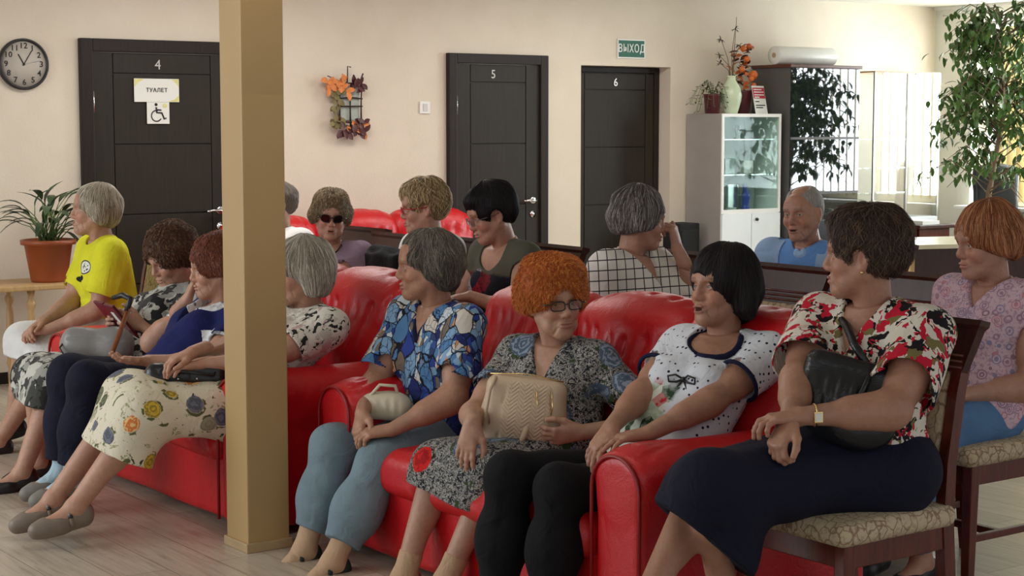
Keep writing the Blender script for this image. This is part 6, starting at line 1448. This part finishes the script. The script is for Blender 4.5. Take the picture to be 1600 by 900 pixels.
# ------------------------------------------------------------------ things held, worn and carried
def rotm(f, u): return frame(f, u)
def loc_obj(o, c):
    o.location = c; return o
M_GOLD = plain('gold', (0.75, 0.55, 0.25), 0.25, metal=1.0)
# quilted beige handbag held upright on the lap of the woman with orange hair
M_BEIGE = plain('beige_leather', srgb(196, 172, 146), 0.45, 0.05); 
hb = empty('handbag', (3.34, 4.545, 0.465), 0, 'beige chevron-quilted handbag standing on the lap of the orange-haired woman', 'handbag')
bn = nrm(V(-0.62, -0.78, 0.10)); BM = frame(bn, V(0.10, -0.06, 1)); bc = V(0.0, 0.0, 0.135)
F = Field(); F.box(bc, (0.055, 0.135, 0.115), 0.045, M=BM, k=0); F.ell(bc-BM[2]*0.03+BM[0]*0.01, (0.072, 0.140, 0.085), BM, 0.04)
F.groove(bc+BM[0]*0.06+BM[1]*0.095-BM[2]*0.11, bc+BM[0]*0.06+BM[1]*0.085+BM[2]*0.11, 0.006, 0.006); F.groove(bc+BM[0]*0.06-BM[1]*0.075-BM[2]*0.11, bc+BM[0]*0.06-BM[1]*0.065+BM[2]*0.11, 0.006, 0.006)
def chev(p):
    q = (p-bc)@BM.T; z = q[..., 2]-np.abs(((q[..., 1]+0.3) % 0.046)-0.023)*1.0
    m = (q[..., 0] > 0.02)*np.clip((0.085-np.abs(q[..., 1]-0.01))/0.01, 0, 1)*np.clip((0.10-np.abs(q[..., 2]))/0.012, 0, 1)
    return -0.0042*m*np.abs(np.sin(z*PI/0.0135))
F.disp(chev); F.disp(wob(77, 18, 0.0025))
bg_ = field_obj('bag_body', F, 0.0028, M_BEIGE, hb)
W_ = lambda x, y, z: Vector(bc+BM[0]*x+BM[1]*y+BM[2]*z)
MB().tube([W_(0.045, -0.105, 0.105), W_(0.07, -0.118, 0.06), W_(0.078, -0.122, -0.01), W_(0.06, -0.105, -0.055), W_(0.03, -0.12, -0.01), W_(0.01, -0.115, 0.10)], 0.006, 8).build('strap', M_BEIGE, hb)
MB().tube([W_(0.03, -0.125, 0.112), W_(0.032, 0.0, 0.125), W_(0.03, 0.12, 0.112)], 0.0022, 6).build('zip', M_GOLD, hb)
m = MB(); m.tube([W_(0.078, 0.02, -0.035), W_(0.088, 0.012, -0.07), W_(0.086, 0.004, -0.105)], [0.009, 0.011, 0.008], 8); m.build('tassel', M_BEIGE, hb)
for y in (0.04, 0.09): MB().tube([W_(0.066, y-0.006, 0.075), W_(0.074, y+0.004, 0.03), W_(0.068, y+0.0, -0.005)], 0.0022, 6).build('zip_pull', M_GOLD, hb)

J = jn('orange'); c = J['WR'][-1]
o = MB().box((0, 0, 0), (0.004, 0.13, 0.06), bev=0.001).build('folded_paper', M_PAPER, None); o.location = tuple(c+V(0.015, -0.03, -0.115)); o.rotation_euler = (R(4), 0, R(52)); tag(o, 'folded white paper under the hand of the orange-haired woman', 'paper')

# slouchy beige bag on the lap of the woman in the blue mosaic shirt
sb = empty('handbag', (3.20, 5.23, 0.50), 0, 'small soft cream handbag on the lap of the woman in blue', 'handbag')
F = Field(); SM = frame((-0.6, -0.8, 0), (0, 0, 1)); F.ell((0, 0, 0.045), (0.055, 0.10, 0.045), SM); F.ell(SM[1]*0.05+V(0, 0, 0.04), (0.05, 0.06, 0.045), SM, 0.03); F.box((0, 0, 0.02), (0.045, 0.09, 0.025), 0.02, M=SM, k=0.03)
for q in range(5): F.groove(SM[1]*(-0.07+0.035*q)+SM[0]*0.05+V(0, 0, 0.09), SM[1]*(-0.05+0.03*q)+SM[0]*0.06+V(0, 0, 0.01), 0.009, 0.005)
F.disp(wob(5, 30, 0.002)); M_CREAM = plain('cream_leather', srgb(206, 196, 172), 0.45); field_obj('bag_body', F, 0.004, M_CREAM, sb)
MB().tube([Vector(SM[1]*0.07+V(0, 0, 0.06)), Vector(SM[1]*0.055+SM[0]*0.02+V(0, 0, 0.115)), Vector(SM[1]*0.0+SM[0]*0.02+V(0, 0, 0.118)), Vector(-SM[1]*0.05+SM[0]*0.02+V(0, 0, 0.06))], 0.0065, 8).build('handle', M_CREAM, sb)
MB().tube([(0.05, -0.04, 0.03), (0.09, -0.08, 0.02), (0.13, -0.10, 0.015), (0.18, -0.09, 0.01)], 0.005, 6).build('strap', M_CREAM, sb)

# black shoulder bag
M_BLEATH = leather('black_leather', srgb(26, 27, 31), 0.25)
J = jn('floral'); fb = empty('shoulder_bag', (3.475, 3.225, 0.685), 0, 'black leather shoulder bag held against the red floral blouse', 'bag')
GM = frame((-0.80, -0.55, 0.22), (0.20, -0.10, 1.0)); g0 = V(0, 0, 0.125)
F = Field(); F.box(g0, (0.045, 0.135, 0.105), 0.035, M=GM, k=0); F.ell(g0-GM[2]*0.03+GM[0]*0.01, (0.065, 0.14, 0.085), GM, 0.03); F.ell(g0-GM[2]*0.10+GM[1]*0.02, (0.055, 0.10, 0.05), GM, 0.04)
for q in range(7): F.groove(g0+GM[0]*0.055+GM[1]*(-0.12+0.04*q)+GM[2]*0.10, g0+GM[0]*0.07+GM[1]*(-0.09+0.032*q)-GM[2]*0.07, 0.010, 0.007)
F.disp(wob(8, 26, 0.004)); field_obj('bag_body', F, 0.004, M_BLEATH, fb)
sh = J['neck']-V(*fb.location)+V(0, 0.075, -0.005)
MB().tube([Vector(g0+GM[1]*0.03+GM[2]*0.09), Vector(lerp(g0+GM[2]*0.1, sh, 0.33)+V(-0.035, -0.02, 0)), Vector(lerp(g0+GM[2]*0.1, sh, 0.66)+V(-0.06, -0.02, 0)), Vector(sh+V(-0.075, -0.01, -0.03)), Vector(sh+V(-0.04, 0, 0.014)), Vector(sh+V(0.0, 0, 0.028)), Vector(sh+V(0.06, 0, -0.01))], 0.012, 8).build('strap', M_BLEATH, fb)
MB().tube([Vector(g0+GM[1]*0.05+GM[2]*0.09+GM[0]*0.04), Vector(g0+GM[1]*0.045+GM[0]*0.075+GM[2]*0.02), Vector(g0+GM[1]*0.03+GM[0]*0.07-GM[2]*0.04)], 0.008, 8).build('tassel', M_BLEATH, fb)
for y in (-0.05, 0.06): MB().ball(Vector(g0+GM[1]*y-GM[2]*0.085+GM[0]*0.072), 0.005).build('stud', M_CHROME, fb)
# wrist watch
W, E = J['WR'][1], J['EL'][1]; ax = nrm(E-W); c = W+ax*0.03; a1 = nrm(np.cross(ax, V(0, 0, 1))); a1 = a1 if a1@V(-0.6, -0.8, 0) > 0 else -a1; a2 = np.cross(ax, a1)
wt = empty('wrist_watch', tuple(c), 0, 'small gold wrist watch with square white dial on the floral woman', 'watch')
MB().tube([Vector(a1*math.cos(q)*0.0305+a2*math.sin(q)*0.0295) for q in np.linspace(0, 2*PI, 25)], 0.0035, 8, caps=False).build('strap', M_GOLD, wt)
rm = Matrix((ax, np.cross(a1, ax), a1)).transposed(); MB().box(Vector(a1*0.033), (0.024, 0.030, 0.007), rm, 0.002).build('case', M_GOLD, wt); MB().box(Vector(a1*0.037), (0.017, 0.022, 0.001), rm).build('dial', M_PAPER, wt)
for k, y in (('floral', 1), ('bob', 1), ('yellow', 1)):
    J = jn(k); p = J['P'](-0.003, y*0.083, -0.046); o = MB().ball((0, 0, 0), 0.0045, u=10, v=8).tube([(0, 0, 0.002), (0, 0, 0.010)], 0.001, 5).build('earring', M_GOLD, None); o.location = tuple(p)
    tag(o, {'floral': 'small gold earring of the woman in the red floral blouse', 'bob': 'small earring under the black bob', 'yellow': 'small earring of the woman in the yellow t-shirt'}[k], 'earring')
def cord(k, dz, lbl, mat, r_=0.0018, w=0.06):
    J = jn(k); n0 = J['neck']-J['org']; cf, cl = J['cf'], J['cl']; T = J['top']
    pts = [n0-cf*0.05+UPZ*0.02, n0+cl*w*0.95+cf*0.0+UPZ*0.016, n0+cl*w*0.8+cf*0.065-UPZ*0.03, n0+cl*0.02+cf*0.125-UPZ*dz, n0+cf*0.130-UPZ*(dz+0.015), n0-cl*0.02+cf*0.125-UPZ*dz, n0-cl*w*0.8+cf*0.065-UPZ*0.03, n0-cl*w*0.95+UPZ*0.016, n0-cf*0.05+UPZ*0.02]
    o = MB().tube([Vector(p) for p in pts], r_, 6).build('necklace', mat, None); o.location = tuple(J['org']); tag(o, lbl, 'necklace')
cord('pink', 0.11, 'thin dark cord necklace of the woman in pink', M_BLACK)
# black bow on the dotted blouse
J = jn('bob'); bp = lerp(J['hips'], J['neck'], 0.72)+J['cf']*0.172+J['cl']*0.01
bo_ = empty('bow', tuple(bp), 0, 'black ribbon bow on the front of the dotted blouse', 'bow'); m = MB()
for sg in (-1, 1):
    l3 = Vector(J['cl'])*sg; u3 = Vector((0, 0, 1)); f3 = Vector(J['cf'])
    MB().tube([Vector((0, 0, 0)), l3*0.022+u3*0.014+f3*0.01, l3*0.048+u3*0.008+f3*0.012, l3*0.046-u3*0.010+f3*0.01, l3*0.02-u3*0.008+f3*0.008, Vector((0, 0, 0))], 0.0035, 6).build('loop', M_BLACK, bo_)
    MB().tube([Vector((0, 0, 0)), l3*0.02-u3*0.03+f3*0.012, l3*0.026-u3*0.06+f3*0.008], [0.004, 0.003, 0.002], 6).build('ribbon_end', M_BLACK, bo_)
MB().ball((0, 0, 0), 0.008).build('knot', M_BLACK, bo_)

# dark red case and cane of the woman looking down
J = jn('curly'); pc = lerp(J['WR'][1], J['WR'][-1], 0.5)+V(-0.08, 0.0, 0.045)
ph_ = empty('tablet_case', tuple(pc), 0, 'dark red open case held by the woman looking down', 'case'); PMx = Matrix.Rotation(R(-38), 3, 'Y')
M_MAROON = plain('maroon_case', srgb(92, 20, 34), 0.4)
MB().box((0, -0.055, 0), (0.012, 0.105, 0.19), PMx, 0.003).build('case_half', M_MAROON, ph_); MB().box((0, 0.056, 0.004), (0.012, 0.105, 0.19), PMx, 0.003).build('case_half', M_MAROON, ph_)
MB().box(PMx @ Vector((0.006, 0.0, 0.0))+Vector((0, -0.045, 0)), (0.002, 0.07, 0.13), PMx).build('screen', plain('phone_glass', (0.01, 0.01, 0.012), 0.05), ph_)
MB().box(PMx @ Vector((-0.007, 0.0, 0.02))+Vector((0, -0.05, 0)), (0.002, 0.035, 0.07), PMx).build('card_window', M_PAPER, ph_); MB().box(PMx @ Vector((-0.007, 0.0, -0.04))+Vector((0, -0.03, 0)), (0.002, 0.03, 0.03), PMx).build('card_window', M_PAPER, ph_)
cn_ = empty('walking_cane', (2.66, 6.80, 0), 0, 'brown wooden walking cane leaning between two women on the left sofa', 'cane')
MB().tube([(0, 0, 0.02), (0.15, 0.04, 0.48), (0.30, 0.10, 0.76)], 0.0105, 10).build('shaft', M_PINEC if 'M_PINEC' in globals() else carved_wood('cane_wood', srgb(120, 66, 34), srgb(150, 88, 48)), cn_)
MB().tube([(0.29, 0.10, 0.75), (0.315, 0.11, 0.80), (0.30, 0.16, 0.815), (0.27, 0.20, 0.80)], [0.012, 0.014, 0.013, 0.010], 10).build('handle', M_BLACK, cn_); MB().lathe([(0.001, 0), (0.016, 0), (0.013, 0.04), (0.001, 0.04)], n=14).build('rubber_tip', M_BLACK, cn_)
# grey leather bag
gb = empty('handbag', (2.86, 7.0, 0.53), 0, 'soft grey leather handbag lying on the grey patterned skirt', 'handbag'); QM = frame((-0.6, -0.8, 0.2), (0.1, 0, 1))
F = Field(); F.box((0, 0, 0.075), (0.055, 0.15, 0.06), 0.045, M=QM, k=0); F.ell(QM[1]*0.08+V(0, 0, 0.085), (0.06, 0.075, 0.075), QM, 0.04); F.ell(-QM[1]*0.08+V(0, 0, 0.06), (0.055, 0.09, 0.055), QM, 0.04)
F.groove(QM[1]*0.15+QM[0]*0.05+V(0, 0, 0.10), -QM[1]*0.12+QM[0]*0.06+V(0, 0, 0.085), 0.006, 0.005); F.disp(wob(12, 22, 0.004)); field_obj('bag_body', F, 0.0045, leather('grey_leather', srgb(136, 134, 132), 0.35), gb)
MB().tube([Vector(-QM[1]*0.13+V(0, 0, 0.10)), Vector(-QM[1]*0.15+QM[0]*0.07+V(0, 0, 0.04)), Vector(-QM[1]*0.12+QM[0]*0.09+V(0, 0, 0.0))], 0.004, 6).build('strap', M_BLACK, gb)
# black bag under the hands of the woman behind the pillar
kb = empty('handbag', (2.80, 5.98, 0.565), 0, 'black leather handbag under the hands of the woman behind the pillar', 'handbag'); QM = frame((-0.5, -0.85, 0.1), (0, 0, 1))
F = Field(); F.box((0, 0, 0.035), (0.05, 0.15, 0.045), 0.03, M=QM, k=0); F.ell(QM[1]*-0.06+V(0, 0, 0.03), (0.065, 0.10, 0.045), QM, 0.03); F.disp(wob(14, 24, 0.004))
for q in range(4): F.groove(QM[1]*(-0.1+0.06*q)+QM[0]*0.06+V(0, 0, 0.08), QM[1]*(-0.08+0.05*q)+QM[0]*0.065+V(0, 0, 0.0), 0.010, 0.005)
field_obj('bag_body', F, 0.0045, M_BLEATH, kb)
MB().tube([Vector(QM[1]*0.12+V(0, 0, 0.06)), Vector(QM[1]*0.10+QM[0]*0.07+V(0, 0, 0.03)), Vector(-QM[1]*0.02+QM[0]*0.075+V(0, 0, 0.05)), Vector(-QM[1]*0.12+V(0, 0, 0.07))], 0.006, 8).build('handle', M_BLEATH, kb)
for y in (-0.03, 0.04): MB().ball(Vector(QM[1]*y+QM[0]*0.068+V(0, 0, 0.02)), 0.004).build('stud', M_CHROME, kb)
# straps across the taupe sandals
def shoe_straps(k, mat, stud):
    J = jn(k)
    for sd in (1, -1):
        A = J['AN'][sd]-J['org']; td = nrm(J['f']*1.0-UPZ*0.12); sl = nrm(UPZ-td*(UPZ@td)); ls_ = J['l']
        pts = [A+ls_*(0.043*math.cos(q))+td*0.035+sl*(-0.045+0.043*math.sin(q)) for q in np.linspace(-0.3, PI+0.3, 12)]
        st_ = MB().tube([Vector(p) for p in pts], 0.0075, 8).build('shoe_strap', mat, J['root'])
        MB().ball(Vector(A+ls_*0.038+td*0.035-sl*0.022), 0.009).build('button', stud, st_)
shoe_straps('light', M_TAUPE, M_BLACK); shoe_straps('blue', M_DKNIT, M_DKNIT)
# black bag on the floor under the chairs at the right
F = Field(); F.box((0, 0, 0.14), (0.10, 0.17, 0.13), 0.05); F.ell((0, 0, 0.2), (0.09, 0.13, 0.1), k=0.04); F.plane((0, 0, 0), (0, 0, -1)); F.disp(wob(15, 16, 0.006))
bk = empty('rucksack', (4.82, 4.34, 0), 0, 'black bag on the floor under the empty chair beside the woman in pink', 'bag'); field_obj('bag_body', F, 0.009, M_BLACKF, bk); MB().tube([(-0.08, -0.05, 0.24), (-0.09, -0.05, 0.31), (-0.09, 0.05, 0.31), (-0.08, 0.05, 0.24)], 0.008, 8).build('handle', M_BLACKF, bk)
# dark jacket over the empty chair beside the woman in sunglasses
F = Field(); F.cap((0, -0.16, 0), (0.01, 0.16, 0.0), 0.035, 0.04); F.box((0.02, 0, -0.08), (0.03, 0.17, 0.09), 0.03, k=0.03); F.box((-0.045, 0.02, -0.07), (0.02, 0.15, 0.08), 0.02, k=0.03); F.disp(wob(19, 30, 0.006))
o = field_obj('folded_jacket', F, 0.006, M_BLACKF); o.location = (4.365, 7.020, 0.923); tag(o, 'black jacket hanging beside the blond woman', 'jacket')
